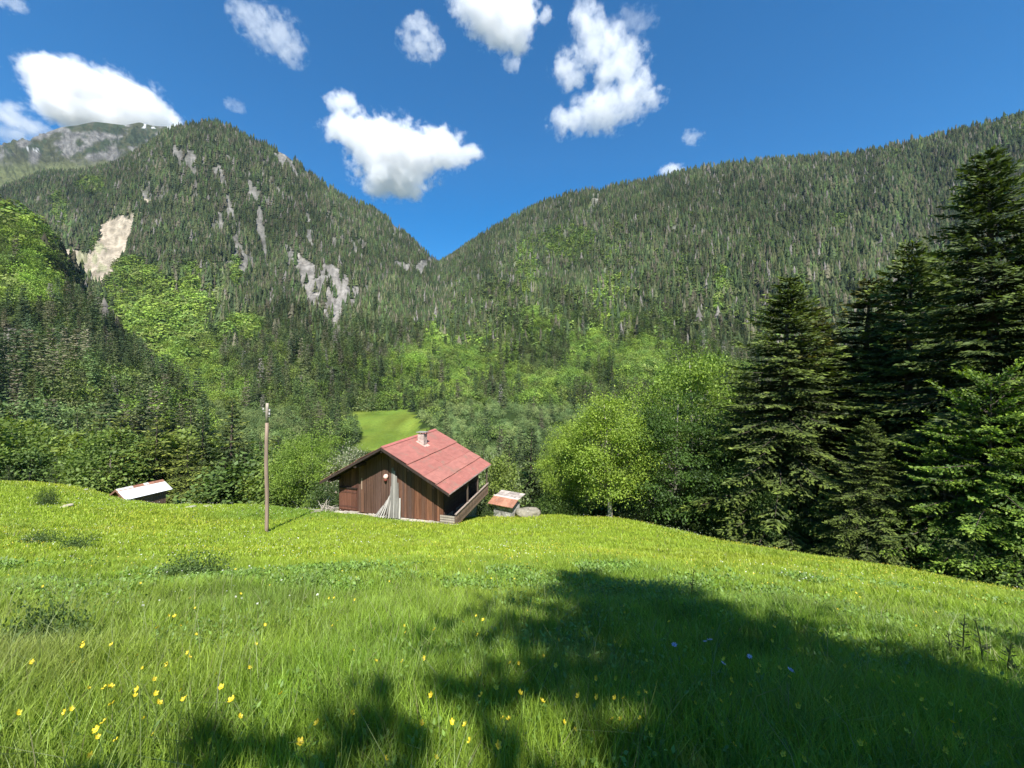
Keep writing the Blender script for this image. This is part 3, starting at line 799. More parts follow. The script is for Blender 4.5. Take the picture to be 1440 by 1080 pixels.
# ---- trees behind the camera, whose shade lies on the near grass
plant_tree('fir_tree', H0['fir_thin'][0], (3.3, -7, g1(3.3, -7) - .2), 14.2 / 20, 1.1, 'fir behind the viewer shading the near grass', 'tree', None, 1.22)
plant_tree('fir_tree', H0['fir_thin'][0], (8.4, -6.5, g1(8.4, -6.5) - .2), 11.0 / 20, .4, 'second fir behind the viewer shading the near grass on the right', 'tree', None, .9)
plant_tree('fir_tree', H0['fir_thin'][0], (5.9, -8, g1(5.9, -8) - .2), 10.5 / 20, 2.4, 'third fir behind the viewer between the two others', 'tree', None, .8)

# ------------------------------------------------------------------ the woods: the nearest trees one by one, the far wood as masses
MIDC = ['spruce_m', 'spruce_n', 'spruce_o']; MIDB = ['leafy_m', 'leafy_n', 'leafy_o', 'leafy_grey']
WOODLAB = {'spruce_m': ('spruce_tree', 'dark green spruce among the valley wood below the mountains'), 'spruce_n': ('spruce_tree', 'slim dark spruce among the valley wood below the mountains'), 'spruce_o': ('spruce_tree', 'olive spruce with drooping boughs in the valley wood below the mountains'),
           'leafy_m': ('broadleaf_tree', 'rounded green broadleaf in the valley wood below the mountains'), 'leafy_n': ('broadleaf_tree', 'low mid green broadleaf in the valley wood below the mountains'), 'leafy_o': ('broadleaf_tree', 'light green broadleaf in the valley wood below the mountains'),
           'leafy_grey': ('shrub', 'grey green alder scrub on the valley floor below the mountains')}


def far_conifer(n, seed):
    """low star-shaped tiers; unit height"""
    rg = np.random.default_rng(seed); V = []; Fc = []
    for k in range(n):
        b = k / n * .86 + .04; t = min(1.0, b + .42 + .1 * (k == n - 1))
        if k == n - 1: t = 1.0
        r = .19 * (1 - b) ** .9 + .012
        i0 = len(V); V.append((rg.normal(0, .006), rg.normal(0, .006), t))
        m = 7
        for j in range(m):
            a = 6.283 * j / m + k * .5 + rg.uniform(-.2, .2); rj = r * (1.15 if j % 2 else .62) * rg.uniform(.75, 1.25)
            V.append((rj * math.cos(a), rj * math.sin(a), b - (.04 if j % 2 else -.03) + rg.uniform(-.03, .03)))
        for j in range(m): Fc.append((i0, i0 + 1 + j, i0 + 1 + (j + 1) % m))
    return np.array(V), np.array(Fc)


def far_leafy(n, seed):
    rg = np.random.default_rng(seed)
    v = norm(rg.normal(0, 1, (n, 3))); r = rg.uniform(.55, 1, n)[:, None]
    c = v * r * np.array([.42, .42, .46]) + np.array([0, 0, .5])
    up = norm(v + rg.normal(0, .5, (n, 3)) + np.array([0, 0, .5]))
    a = norm(np.cross(up, rg.normal(0, 1, (n, 3)))); b = np.cross(up, a)
    s = rg.uniform(.06, .13, n)[:, None]
    V = np.stack([c + a * s, c + b * s * .8 - a * s * .3, c - a * s * .9, c - b * s * .8], 1).reshape(-1, 3)
    q = np.arange(n * 4).reshape(-1, 4)
    return V, np.concatenate([q[:, [0, 1, 2]], q[:, [0, 2, 3]]])


def crown_template(key):
    me, h, r = H0[key]
    me = me[0]
    V = np.empty(len(me.vertices) * 3, np.float32); me.vertices.foreach_get('co', V); V = V.reshape(-1, 3) / h
    return V, np.arange(len(V)).reshape(-1, 4)


def bake(name, T, pos, hgt, wid, col, label, cat, seed):
    """many trees as one mass: templates T, positions, heights, width factors and base colours"""
    rg = np.random.default_rng(seed)
    Vs, Fs, Cs = [], [], []; off = 0
    pick = rg.integers(0, len(T), len(pos))
    for k, (tv, tf) in enumerate(T):
        m = np.where(pick == k)[0]
        if not len(m): continue
        a = rg.uniform(0, 6.283, len(m)); ca, sa = np.cos(a), np.sin(a)
        h = hgt[m]; w = wid[m] * h
        ln = rg.normal(0, .035, (len(m), 2))
        x = (tv[None, :, 0] * ca[:, None] - tv[None, :, 1] * sa[:, None]) * w[:, None] + tv[None, :, 2] * ln[:, :1] * h[:, None]
        y = (tv[None, :, 0] * sa[:, None] + tv[None, :, 1] * ca[:, None]) * w[:, None] + tv[None, :, 2] * ln[:, 1:] * h[:, None]
        z = tv[None, :, 2] * h[:, None]
        V = np.stack([x, y, z], -1) + pos[m][:, None, :]
        Vs.append(V.reshape(-1, 3))
        Fs.append((tf[None] + (np.arange(len(m)) * len(tv))[:, None, None] + off).reshape(-1, tf.shape[1]))
        j = rg.uniform(.75, 1.3, (len(m), len(tv) // 4 + 1, 1)).repeat(4, 1)[:, :len(tv)] if tf.shape[1] == 4 else rg.uniform(.8, 1.22, (len(m), len(tv), 1))
        Cs.append((col[m][:, None, :] * j).reshape(-1, 3)); off += len(m) * len(tv)
    o = link(name, mesh_np(name, np.concatenate(Vs), Fs, M['far_wood'], np.concatenate(Cs)))
    tag(o, label, cat, kind='stuff')
    return o


def sample_patch(name, n, seed, vmax=None):
    """points on a mountain, evenly by surface area"""
    G = PATCH[name]; G = G[:-1] if vmax is None else G
    rg = np.random.default_rng(seed)
    A = np.linalg.norm(np.cross(G[1:, :-1] - G[:-1, :-1], G[:-1, 1:] - G[:-1, :-1]), axis=-1)
    A[-1] *= .5
    cy = G[:-1, :-1]
    vis = (np.abs(cy[..., 0]) < cy[..., 1] * 1.75 + 20)
    A = A * vis
    cum = np.cumsum(A.ravel()); k = np.searchsorted(cum, rg.uniform(0, cum[-1], n))
    j, i = np.unravel_index(k, A.shape)
    a = rg.uniform(0, 1, (n, 1)); b = rg.uniform(0, 1, (n, 1))
    P = (G[j, i] * (1 - a) + G[j, i + 1] * a) * (1 - b) + (G[j + 1, i] * (1 - a) + G[j + 1, i + 1] * a) * b
    return P, A.sum()


CONI = np.array([[.034, .048, .022], [.040, .056, .024], [.030, .044, .021], [.054, .060, .030], [.075, .070, .046], [.046, .070, .024], [.060, .072, .030]])
BROAD = np.array([[.085, .125, .030], [.070, .105, .030], [.115, .15, .038], [.075, .11, .04], [.085, .10, .04]])


def wood(name, area_per_tree, seed):
    G = PATCH[name]
    P0, area = sample_patch(name, 10, seed)
    n = int(area / area_per_tree)
    P, _ = sample_patch(name, n, seed)
    rg = np.random.default_rng(seed + 1)
    px, py, rock, lime, op, n1, n2, n3 = classify(name, P)
    keep = rg.uniform(0, 1, n) > np.maximum(rock * 1.25, op * .75)
    keep &= ~((n1 < .34) & (rg.uniform(0, 1, n) < .45))
    dist = np.linalg.norm(P, axis=1)
    isb = rg.uniform(0, 1, n) < lime
    return P[keep], dist[keep], isb[keep], lime[keep], px[keep], py[keep], n1[keep], rg


FARC = [far_conifer(4, 500 + i) for i in range(5)]
FARB = [far_leafy(54, 600 + i) for i in range(4)]
MC = [crown_template(k) for k in MIDC]
MCL = []
for k in (1, 2, 3):    # lighter conifers for the wood between 200 and 450 m
    a, T = fir(18, 2.7, 700 + k, whorls=20, per=5, steps=4, blades=1.5, bl=.8, bw=.40, ragged=.3, face=1.3, power=.95, droop=.5)
    MCL.append((a[0] / 18, a[1]))
MBL = []
for k in (1, 2):
    a, T = broadleaf(10, 4.2, 720 + k, base=.03, clus=34, leaves=22, size=.58, flat=.8, rc=.34)
    MBL.append((a[0] / 10, a[1]))

IND = []    # candidates for trees of their own: (metres, kind, x, y, z, height)


def masses(name, per, seed, nice):
    P, d, isb, lime, px, py, n1, rg = wood(name, per, seed)
    h = np.where(isb, rg.uniform(7, 13, len(P)), rg.uniform(7, 22, len(P)) * (0.6 + .8 * n1))
    c = np.where(isb[:, None], BROAD[rg.integers(0, len(BROAD), len(P))], CONI[rg.integers(0, len(CONI), len(P))])
    c = c * rg.uniform(.65, 1.4, (len(P), 1)) * (0.55 + .9 * n1[:, None])
    c = np.where((~isb & (rg.uniform(0, 1, len(P)) < .035))[:, None], np.array([.13, .12, .105]), c)
    c = np.where((isb & (lime > .6))[:, None], c * np.array([1.3, 1.35, 1.0]), c)
    P = P - np.array([0, 0, .6])
    inview = (px > -60) & (px < 1500) & (py > -20)
    near = (d < 175) & inview
    for i in np.where(near)[0]: IND.append((d[i], bool(isb[i]), *P[i], h[i]))
    lim = rg.uniform(360, 560, len(d))
    mid = (d >= 175) & (d < lim)
    far = d >= lim
    c = np.where((d < lim)[:, None], c * np.where(isb, 1.55, 2.0)[:, None], c * (1.15 + .45 * sstep(280, 480, py))[:, None])
    for sel, isB, T, nm, lab in ((mid & ~isb, 0, MCL, 'conifer_wood', f'nearer dark conifer wood on the {nice}'), (mid & isb, 1, MBL, 'broadleaf_wood', f'nearer bright broadleaf wood on the {nice}'),
                                 (far & ~isb, 0, FARC, 'conifer_forest', f'dark conifer forest covering the upper {nice}'), (far & isb, 1, FARB, 'broadleaf_forest', f'patches of bright broadleaf forest on the {nice}')):
        m = np.where(sel)[0]
        if len(m) < 5: continue
        w = rg.uniform(.6, 1.4, len(m)) if not isB else rg.uniform(.9, 1.4, len(m))
        if not isB and T is FARC: w = w * 0.95
        bake(nm, T, P[m], h[m], w, c[m], lab, 'forest', seed + 3)
    print('wood', name, len(P), 'near', near.sum(), 'mid', mid.sum(), 'far', far.sum())


masses('peak', 19, 41, 'pointed mountain')
masses('ridge', 20, 42, 'long ridge right of the notch')
masses('spur', 26, 43, 'spur on the left')
# valley floor between the meadow edge and the mountain feet
rg = np.random.default_rng(77)
n = 5200
x = rg.uniform(-230, 200, n); y = rg.uniform(44, 262, n)
z = gz(x, y); d = np.hypot(x, y)
px, py = project(x, y, z)
ok = (inside_meadow(x, y) < -7) & (np.abs(x) < y * 1.5) & ~in_poly(x, y, CLEARING) & (px < 1120)
# nothing tall between the viewer and the clearing
m_ = fbm(x / 45, y / 45, 88, 3)
scrub = blobs(px, py, [(330, 590, 80, 70, 1), (720, 600, 130, 50, .9), (620, 600, 40, 25, .9)])
isb = rg.uniform(0, 1, n) < np.clip(.45 + .3 * (px < 430) + 1.2 * (m_ - .45), .1, .92)
h = np.where(isb, rg.uniform(6, 11, n), rg.uniform(9, 17, n))
isg = (rg.uniform(0, 1, n) < scrub)
isb |= isg
h = np.where(isg, rg.uniform(3, 6, n), h)
top = CY - F * (z + h - EYE) / y
lim = np.where((px > 480) & (px < 600), 632, np.where((px > 600) & (px < 700), 585, np.where((px > 380) & (px <= 480), 545, 520)))
lim = np.where(y > 172, 505, lim)
lim = np.where((px > 285) & (px < 375), 560, lim)
h = np.where(top < lim, np.maximum(2.0, (EYE - (lim - CY) / F * y) - z), h)
dens = rg.uniform(0, 1, n) < np.where(isg, .95, .55)
ok &= dens & (h > 2.5)
for i in np.where(ok)[0]: IND.append((d[i], 2 if isg[i] else bool(isb[i]), x[i], y[i], z[i] - .2, h[i]))
IND.sort(key=lambda t: t[0])
vis = []
for t in IND: vis.append(t)
NIND = 300
kinds = {'c': 0, 'b': 0}
rest = []
for i, (dd, b, X, Y, Z, h) in enumerate(vis):
    if i < NIND:
        key = 'leafy_grey' if b == 2 else (MIDB[R.choice((0, 0, 1, 1, 2))] if b else MIDC[R.choice((0, 0, 0, 1, 1, 2))])
        me, h0, r0 = H0[key]
        nm, lab = WOODLAB[key]
        s = h / h0
        plant_tree(nm, me, (X, Y, Z), s, R.uniform(0, 6.28), lab, 'shrub' if nm == 'shrub' else 'tree', 'trees of the valley wood', s * R.uniform(.95, 1.35))
    else: rest.append((dd, b, X, Y, Z, h))
rest = np.array([(a, float(b), c, e, f, g_) for a, b, c, e, f, g_ in rest])
for isB, T, nm, lab in ((0, MCL, 'conifer_wood', 'dark conifers farther out on the valley floor'), (1, MBL, 'broadleaf_wood', 'bright broadleaf wood farther out on the valley floor'), (2, MBL, 'alder_scrub', 'grey green alder scrub spread over the valley floor')):
    m = rest[rest[:, 1] == isB]
    if len(m) < 3: continue
    cc = {0: CONI, 1: BROAD, 2: np.array([[.12, .165, .062], [.085, .125, .048], [.15, .185, .07]])}[isB]
    c = cc[rg.integers(0, len(cc), len(m))] * rg.uniform(1.5, 2.2, (len(m), 1))
    bake(nm, T, m[:, 2:5], m[:, 5], rg.uniform(.9, 1.4, len(m)), c, lab, 'wood' if isB < 2 else 'scrub', 900 + isB)
print('individual', len(vis), 'rest', len(rest))
# ------------------------------------------------------------------ the cabin
# local axes: x along the gable (right), y into the house along the ridge, z up; origin under the middle of the front gable
CAB = empty('wooden_cabin', (-8.9, 28.4, -8.13), -math.atan2(.297, .955))
tag(CAB, 'dark plank cabin with faded red sheet metal roof standing on the meadow edge', 'cabin')
XL, XR, DEP = -4.7, 4.25, 6.1            # wall planes
OH, RIDGE, PIT = 1.3, 5.24, .527          # front overhang, ridge height over the floor, roof slope
EL, ER = -5.35, 5.36


def roof_z(x):
    return RIDGE - abs(x) * PIT


def rise(y):
    return .05 * (y + OH)


BR = [(.120, .062, .040), (.098, .054, .038), (.135, .069, .045), (.088, .052, .040), (.11, .063, .046)]
# front gable of upright planks
g = MB(); x = XL
while x < XR - .02:
    w = min(R.uniform(.16, .27), XR - x)
    red = x > 1.6
    c = R.choice(BR); k = R.uniform(.75, 1.25)
    if red and R.random() < .8: c = R.choice([(.145, .064, .036), (.12, .056, .034), (.17, .078, .044)])
    if x < -3.1: c = R.choice([(.11, .05, .035), (.095, .045, .033)])
    g.col = tuple(q * k for q in c)
    x1 = x + w - .014
    za, zb = roof_z(x) - .19, roof_z(x1) - .19
    yo = R.uniform(-.018, .012); zb0 = R.uniform(-.05, .02)
    # most planks are pieced together of a lower and an upper board
    if R.random() < .55:
        zc = R.uniform(1.0, min(za, zb) - .4)
        g.hexa([(x, yo - .03, zb0), (x1, yo - .03, zb0), (x1, .05, zb0), (x, .05, zb0), (x, yo - .03, zc), (x1, yo - .03, zc), (x1, .05, zc), (x, .05, zc)])
        k2 = R.uniform(.8, 1.2); g.col = tuple(q * k2 for q in g.col)
        zc += .012; yo -= .012
        g.hexa([(x, yo - .03, zc), (x1, yo - .03, zc), (x1, .048, zc), (x, .048, zc), (x, yo - .03, za), (x1, yo - .03, zb), (x1, .048, zb), (x, .048, za)])
    else:
        g.hexa([(x, yo - .03, zb0), (x1, yo - .03, zb0), (x1, .05, zb0), (x, .05, zb0), (x, yo - .03, za), (x1, yo - .03, zb), (x1, .05, zb), (x, .05, za)])
    x += w
gw = g.build('gable_wall', M['wood'], CAB)
# log walls on the other sides
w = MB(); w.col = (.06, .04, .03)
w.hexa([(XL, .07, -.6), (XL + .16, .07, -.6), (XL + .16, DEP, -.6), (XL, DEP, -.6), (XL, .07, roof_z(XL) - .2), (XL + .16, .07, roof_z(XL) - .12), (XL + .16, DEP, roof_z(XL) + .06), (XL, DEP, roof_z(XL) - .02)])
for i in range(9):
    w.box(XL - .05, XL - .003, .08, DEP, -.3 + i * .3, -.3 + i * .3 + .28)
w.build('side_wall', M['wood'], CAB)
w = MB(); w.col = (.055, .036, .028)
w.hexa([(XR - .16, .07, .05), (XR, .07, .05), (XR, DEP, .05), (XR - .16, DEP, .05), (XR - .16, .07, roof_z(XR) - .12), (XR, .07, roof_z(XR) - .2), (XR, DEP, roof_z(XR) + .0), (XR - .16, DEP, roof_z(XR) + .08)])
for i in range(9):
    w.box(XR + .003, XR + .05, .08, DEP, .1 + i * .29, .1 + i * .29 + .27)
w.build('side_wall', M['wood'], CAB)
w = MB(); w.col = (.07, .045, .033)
w.faces([(XL + .17, DEP - .1, -1.5), (XR - .17, DEP - .1, -1.5), (XR - .17, DEP - .1, roof_z(XR) - .05), (0, DEP - .1, RIDGE - .05), (XL + .17, DEP - .1, roof_z(XL) - .05)], [(4, 3, 2, 1, 0)])
w.build('back_wall', M['wood'], CAB)
# masonry base, seen on the downhill side under the balcony
s = MB()
for zz in range(9):
    yy = .2
    while yy < DEP:
        l = R.uniform(.35, .8); k = R.uniform(.7, 1.2); s.col = (.20 * k, .215 * k, .17 * k)
        s.box(XR - .35, XR + .02 + R.uniform(0, .05), yy, min(yy + l - .02, DEP), -2.05 + zz * .27, -2.05 + zz * .27 + .255)
        yy += l
s.build('stone_base', M['stone'], CAB)
s = MB(); x = XL - .25
while x < XR + .6:
    l = R.uniform(.3, .9); k = R.uniform(.8, 1.15); s.col = (.46 * k, .42 * k, .35 * k)
    s.box(x, x + l - .03, -.30 + R.uniform(-.12, .06), -.05, -.6, -.02 + R.uniform(-.05, .04), .02)
    x += l
s.build('plinth', M['stone'], CAB)
d = MB(); d.col = (.012, .012, .014)
d.box(XR + .085, XR + .10, 2.2, 3.1, -1.9, -.25)
d.build('basement_door', M['wood'], CAB)
# barn hatch at the left of the gable
hd = MB()
for i in range(6):
    k = R.uniform(.85, 1.2); hd.col = (.13 * k, .055 * k, .036 * k)
    hd.box(-4.62 + i * .265, -4.62 + i * .265 + .255, -.085, -.055, .12, 1.72)
hd.col = (.10, .045, .032); hd.box(-4.6, -3.05, -.11, -.087, .3, .42); hd.box(-4.6, -3.05, -.11, -.087, 1.4, 1.52)
h_ = hd.build('hatch', M['wood'], CAB)
l = MB(); l.col = (.03, .02, .016); l.box(-4.68, -2.98, -.17, -.06, 1.73, 1.83); l.build('lintel', M['wood'], h_)
# pale upright batten
p = MB(); p.col = (.34, .25, .19); p.box(-2.62, -2.54, -.075, -.052, 1.75, 2.6); p.build('batten', M['wood'], CAB)
p = MB(); p.col = (.10, .062, .045); p.box(-.33, -.25, -.085, -.052, .1, 4.5); p.build('cover_strip', M['wood'], CAB)

# roof: sheets in overlapping courses on both slopes, over a dark timber deck
r = MB()
for sgn, e in ((-1, EL), (1, ER)):
    r.col = (.030, .022, .018)
    y0, y1 = -OH + .04, DEP + .5
    P = lambda x, y, o: (x, y, RIDGE - abs(x) * PIT + rise(y) + o)
    r.hexa([P(0, y0, -.16), P(e * .985, y0, -.16), P(e * .985, y1, -.16), P(0, y1, -.16), P(0, y0, -.04), P(e * .985, y0, -.04), P(e * .985, y1, -.04), P(0, y1, -.04)] if sgn > 0 else
           [P(e * .985, y0, -.16), P(0, y0, -.16), P(0, y1, -.16), P(e * .985, y1, -.16), P(e * .985, y0, -.04), P(0, y0, -.04), P(0, y1, -.04), P(e * .985, y1, -.04)])
rf = r.build('roof', M['wood'], CAB)
for sgn, e in ((1, ER), (-1, EL)):
    bnds = [0, .405, .64, .825, 1.0]
    lift = [.075, .02, .075, 0]
    rs = MB()
    for i in range(4):
        xa, xb = bnds[i] * abs(e), bnds[i + 1] * abs(e)
        if i: xa -= .12
        ny_, nx_ = 8, 5
        kk = R.uniform(.94, 1.06)
        for j in range(ny_):
            ya = -OH + (DEP + .5 + OH) * j / ny_; yb = -OH + (DEP + .5 + OH) * (j + 1) / ny_
            k = kk * R.uniform(.95, 1.05)
            rs.col = (.33 * k, .128 * k, .102 * k) if i != 2 else (.35 * k, .145 * k, .115 * k)
            wob = R.uniform(0, .012)
            za = lambda x, y, o: (sgn * x, y, RIDGE - x * PIT + rise(y) + o)
            b = .005
            oa = .012 + wob; ob = lift[i] + .012 + wob + .012 * (j % 2)
            xa_, xb_ = xa, xb + R.uniform(-.015, .02)
            q = [za(xa_, ya, oa), za(xb_, ya, ob), za(xb_, yb - b, ob), za(xa_, yb - b, oa)]
            lo = [(a_, b_, c_ - .018) for a_, b_, c_ in q]
            if sgn < 0: q = q[::-1]; lo = lo[::-1]
            rs.hexa(lo + q)
    rs.build('roof_sheeting', M['roof_red'], rf)
rc_ = MB(); rc_.col = (.40, .135, .115)
for sgn in (-1, 1):
    q = [(0, -OH - .01, RIDGE + .075), (sgn * .2, -OH - .01, RIDGE + .075 - .2 * PIT), (sgn * .2, DEP + .51, RIDGE + .075 - .2 * PIT + rise(DEP + .5)), (0, DEP + .51, RIDGE + .075 + rise(DEP + .5))]
    rc_.poly(q if sgn > 0 else q[::-1])
rc_.build('ridge_cap', M['roof_red'], rf)
for sgn, e in ((-1, EL), (1, ER)):
    f = MB(); f.col = (.045, .032, .026)
    f.bar((0, -OH + .0, RIDGE - .11), (e * .99, -OH + .0, RIDGE - .11 - abs(e) * PIT * .99), .035, .17, (0, -1, 0)) if False else f.hexa([(sgn * .01, -OH - .02, RIDGE - .20), (e, -OH - .02, RIDGE - .20 - abs(e) * PIT), (e, -OH + .02, RIDGE - .20 - abs(e) * PIT), (sgn * .01, -OH + .02, RIDGE - .20), (sgn * .01, -OH - .02, RIDGE - .02), (e, -OH - .02, RIDGE - .02 - abs(e) * PIT), (e, -OH + .02, RIDGE - .02 - abs(e) * PIT), (sgn * .01, -OH + .02, RIDGE - .02)])
    f.build('bargeboard', M['wood'], CAB)
gt = MB(); gt.col = (.40, .30, .27)
gt.hexa([(ER - .02, -OH, RIDGE - ER * PIT - .07), (ER + .03, -OH, RIDGE - ER * PIT - .07), (ER + .03, DEP + .5, RIDGE - ER * PIT - .07 + rise(DEP + .5)), (ER - .02, DEP + .5, RIDGE - ER * PIT - .07 + rise(DEP + .5)),
         (ER - .02, -OH, RIDGE - ER * PIT - .0), (ER + .03, -OH, RIDGE - ER * PIT - .0), (ER + .03, DEP + .5, RIDGE - ER * PIT + rise(DEP + .5)), (ER - .02, DEP + .5, RIDGE - ER * PIT + rise(DEP + .5))])
gt.build('eaves_strip', M['rust'], CAB)
for xx in (-4.6, -2.3, 0, 2.2, 4.15):
    b = MB(); b.col = (.05, .034, .026)
    b.box(xx - .1, xx + .1, -OH + .1, .4, roof_z(xx) - .40, roof_z(xx) - .20)
    b.build('purlin', M['wood'], CAB)
p = MB(); p.col = (.30, .25, .20); p.bar((EL + .45, -.35, 2.05), (EL + .62, -.3, 1.35), .09, .05, (0, 1, 0)); p.build('strut', M['wood'], CAB)
# chimney
ch = MB()
cx, cy = .95, 2.75
cz = RIDGE - cx * PIT + rise(cy)
for i in range(6):
    for j in range(2):
        k = R.uniform(.85, 1.1); ch.col = (.46 * k, .37 * k, .32 * k)
        o = .004 * (i % 2)
        ch.box(cx - .27 + o + j * .275, cx - .27 + o + j * .275 + .265, cy - .27 + o, cy + .27 - o, cz - .35 + i * .19, cz - .35 + i * .19 + .185)
chm = ch.build('chimney', M['stone'], CAB)
c2 = MB(); c2.col = (.28, .26, .24)
c2.box(cx - .36, cx + .40, cy - .36, cy + .36, cz + .92, cz + .97)
for a_ in (-.22, .24):
    for b_ in (-.22, .2): c2.box(cx + a_, cx + a_ + .06, cy + b_, cy + b_ + .06, cz + .77, cz + .918)
c2.build('chimney_cap', M['stone'], chm)
c3 = MB(); c3.col = (.60, .36, .30)
c3.hexa([(cx - .36, cy - .38, cz + .36 * PIT + .03), (cx + .5, cy - .38, cz - .5 * PIT + .03), (cx + .5, cy + .36, cz - .5 * PIT + .06), (cx - .36, cy + .36, cz + .36 * PIT + .06), (cx - .36, cy - .38, cz + .36 * PIT + .06), (cx + .5, cy - .38, cz - .5 * PIT + .06), (cx + .5, cy + .36, cz - .5 * PIT + .09), (cx - .36, cy + .36, cz + .36 * PIT + .09)])
c3.build('chimney_flashing', M['roof_red'], chm)
# balcony along the downhill side
bx0, bx1 = XR + .06, XR + 1.0
def tbox(m, x0, x1, y0, y1, z0, z1, t=.10):
    m.hexa([(x0, y0, z0 + t * y0), (x1, y0, z0 + t * y0), (x1, y1, z0 + t * y1), (x0, y1, z0 + t * y1), (x0, y0, z1 + t * y0), (x1, y0, z1 + t * y0), (x1, y1, z1 + t * y1), (x0, y1, z1 + t * y1)])


b = MB()
for i in range(24):
    k = R.uniform(.7, 1.2); b.col = (.14 * k, .11 * k, .09 * k)
    tbox(b, bx0, bx1, -.1 + i * .26, -.1 + i * .26 + .245, -.13, -.08)
b.col = (.09, .065, .05)
for yy in (0.1, 2.0, 4.0, 5.9): tbox(b, XR - .1, bx1 - .02, yy, yy + .14, -.29, -.132)
bal = b.build('balcony', M['wood'], CAB)
rl = MB()
for i in range(5):
    k = R.uniform(.8, 1.25); rl.col = (.20 * k, .135 * k, .10 * k)
    o = R.uniform(-.01, .01)
    tbox(rl, bx1 - .0 + o, bx1 + .035 + o, -.12, 6.15, -.18 + i * .165, -.18 + i * .165 + .15)
rl.col = (.30, .24, .2); tbox(rl, bx1 - .06, bx1 + .08, -.16, 6.2, .65, .70)
rl.build('railing', M['wood'], bal)
rl = MB()
for i in range(4):
    k = R.uniform(.8, 1.2); rl.col = (.32 * k, .28 * k, .23 * k)
    rl.box(bx0 - .25, bx1 - .07, -.16, -.125, -.12 + i * .17, -.12 + i * .17 + .12)
rl.build('end_railing', M['pale_wood'], bal)
for yy in (-.06, 2.0, 4.0, 6.0):
    ps = MB(); ps.col = (.10, .075, .06)
    ps.box(bx1 - .11, bx1 - .005, yy, yy + .1, -.29 + .1 * yy, roof_z(bx1) - .14 + rise(yy) if yy > 1 else .635)
    ps.build('post', M['wood'], bal)


def cab(x, y, z):
    return CAB.matrix_basis @ Vector((x, y, z)) if False else Vector((-8.9 + .955 * x + .297 * y, 28.4 - .297 * x + .955 * y, -8.13 + z))


# grey boards leaning on the gable: upright ones and a fan of shorter ones
fan = [(.22, .14, 3.55, .16, .25), (.40, .30, 3.35, .15, .22), (.60, .46, 3.0, .17, .2), (.05, .05, 2.2, .12, .3), (.78, .58, 2.5, .13, .22), (-.12, .12, 2.1, .11, .4), (-.36, .02, 1.75, .09, .45), (-.58, -.1, 1.45, .08, .45), (-.80, -.3, 1.15, .08, .4), (-.98, -.45, .9, .07, .4), (-1.12, -.65, .7, .07, .35), (.92, .80, 1.4, .12, .25)]
bl = ['tallest grey board leaning on the gable planks', 'second tallest grey board leaning on the gable planks']
for i, (xb, xt, hh, wd, lean) in enumerate(fan):
    m = MB(); k = R.uniform(.5, 1.15); m.col = (.36 * k, .34 * k, .31 * k)
    yt = -.07 - .035 * (i % 3)
    m.bar((xb, -.12 - lean, -.02), (xt, yt, hh), wd, .035, (0, 1, 0))
    me = m.mesh('leaning_board', M['pale_wood'])
    o = link('leaning_board', me); o.location = CAB.location; o.rotation_euler = CAB.rotation_euler
    if i < 2: tag(o, bl[i], 'board', 'weathered boards leaning on the cabin gable')
    elif xb < 0: tag(o, 'short grey board in the slanting fan against the cabin gable', 'board', 'weathered boards leaning on the cabin gable')
    else: tag(o, 'upright grey board in the bundle beside the slanting fan', 'board', 'weathered boards leaning on the cabin gable')
# pale pink tub hung on the gable
t = MB(); t.col = (.78, .50, .44)
t.tube([(-.40, -.1, 2.88), (-.40, -.2, 2.9), (-.40, -.28, 2.94)], [.19, .18, .10], 14)
t.col = (.20, .05, .04)
t.tube([(-.42, -.13, 2.55), (-.42, -.15, 2.72)], [.10, .15], 12)
me = t.mesh('hanging_tub', M['plain'], True)
o = link('hanging_tub', me); o.location = CAB.location; o.rotation_euler = CAB.rotation_euler
tag(o, 'pale pink tub with dark red lower half hung high on the cabin gable', 'tub')
# heap of cut branches by the left corner
br = MB()
for i in range(46):
    k = R.uniform(.6, 1.2); br.col = (.36 * k, .32 * k, .27 * k)
    a = cab(XL - R.uniform(.1, 1.7), R.uniform(-.5, .7), 0); a.z = g1(a.x, a.y) + R.uniform(.0, .35)
    q = Vector((R.uniform(-1, 1), R.uniform(-.5, .5), R.uniform(-.05, .6) if R.random() < .5 else R.uniform(-.1, .15))).normalized() * R.uniform(.5, 1.3)
    br.tube([a, a + q * .5 + Vector((0, 0, R.uniform(-.06, .06))), a + q], [.028, .02, .008], 5)
br.col = (.40, .35, .28)
a = cab(XL - 1.55, -.2, 0); a.z = g1(a.x, a.y); br.tube([a, a + Vector((.3, 0, .7)), a + Vector((.62, .05, 1.25))], [.05, .045, .03], 6)
tag(br.build('brush_pile', M['pale_wood']), 'heap of dry grey branches at the left corner of the cabin', 'brush pile')

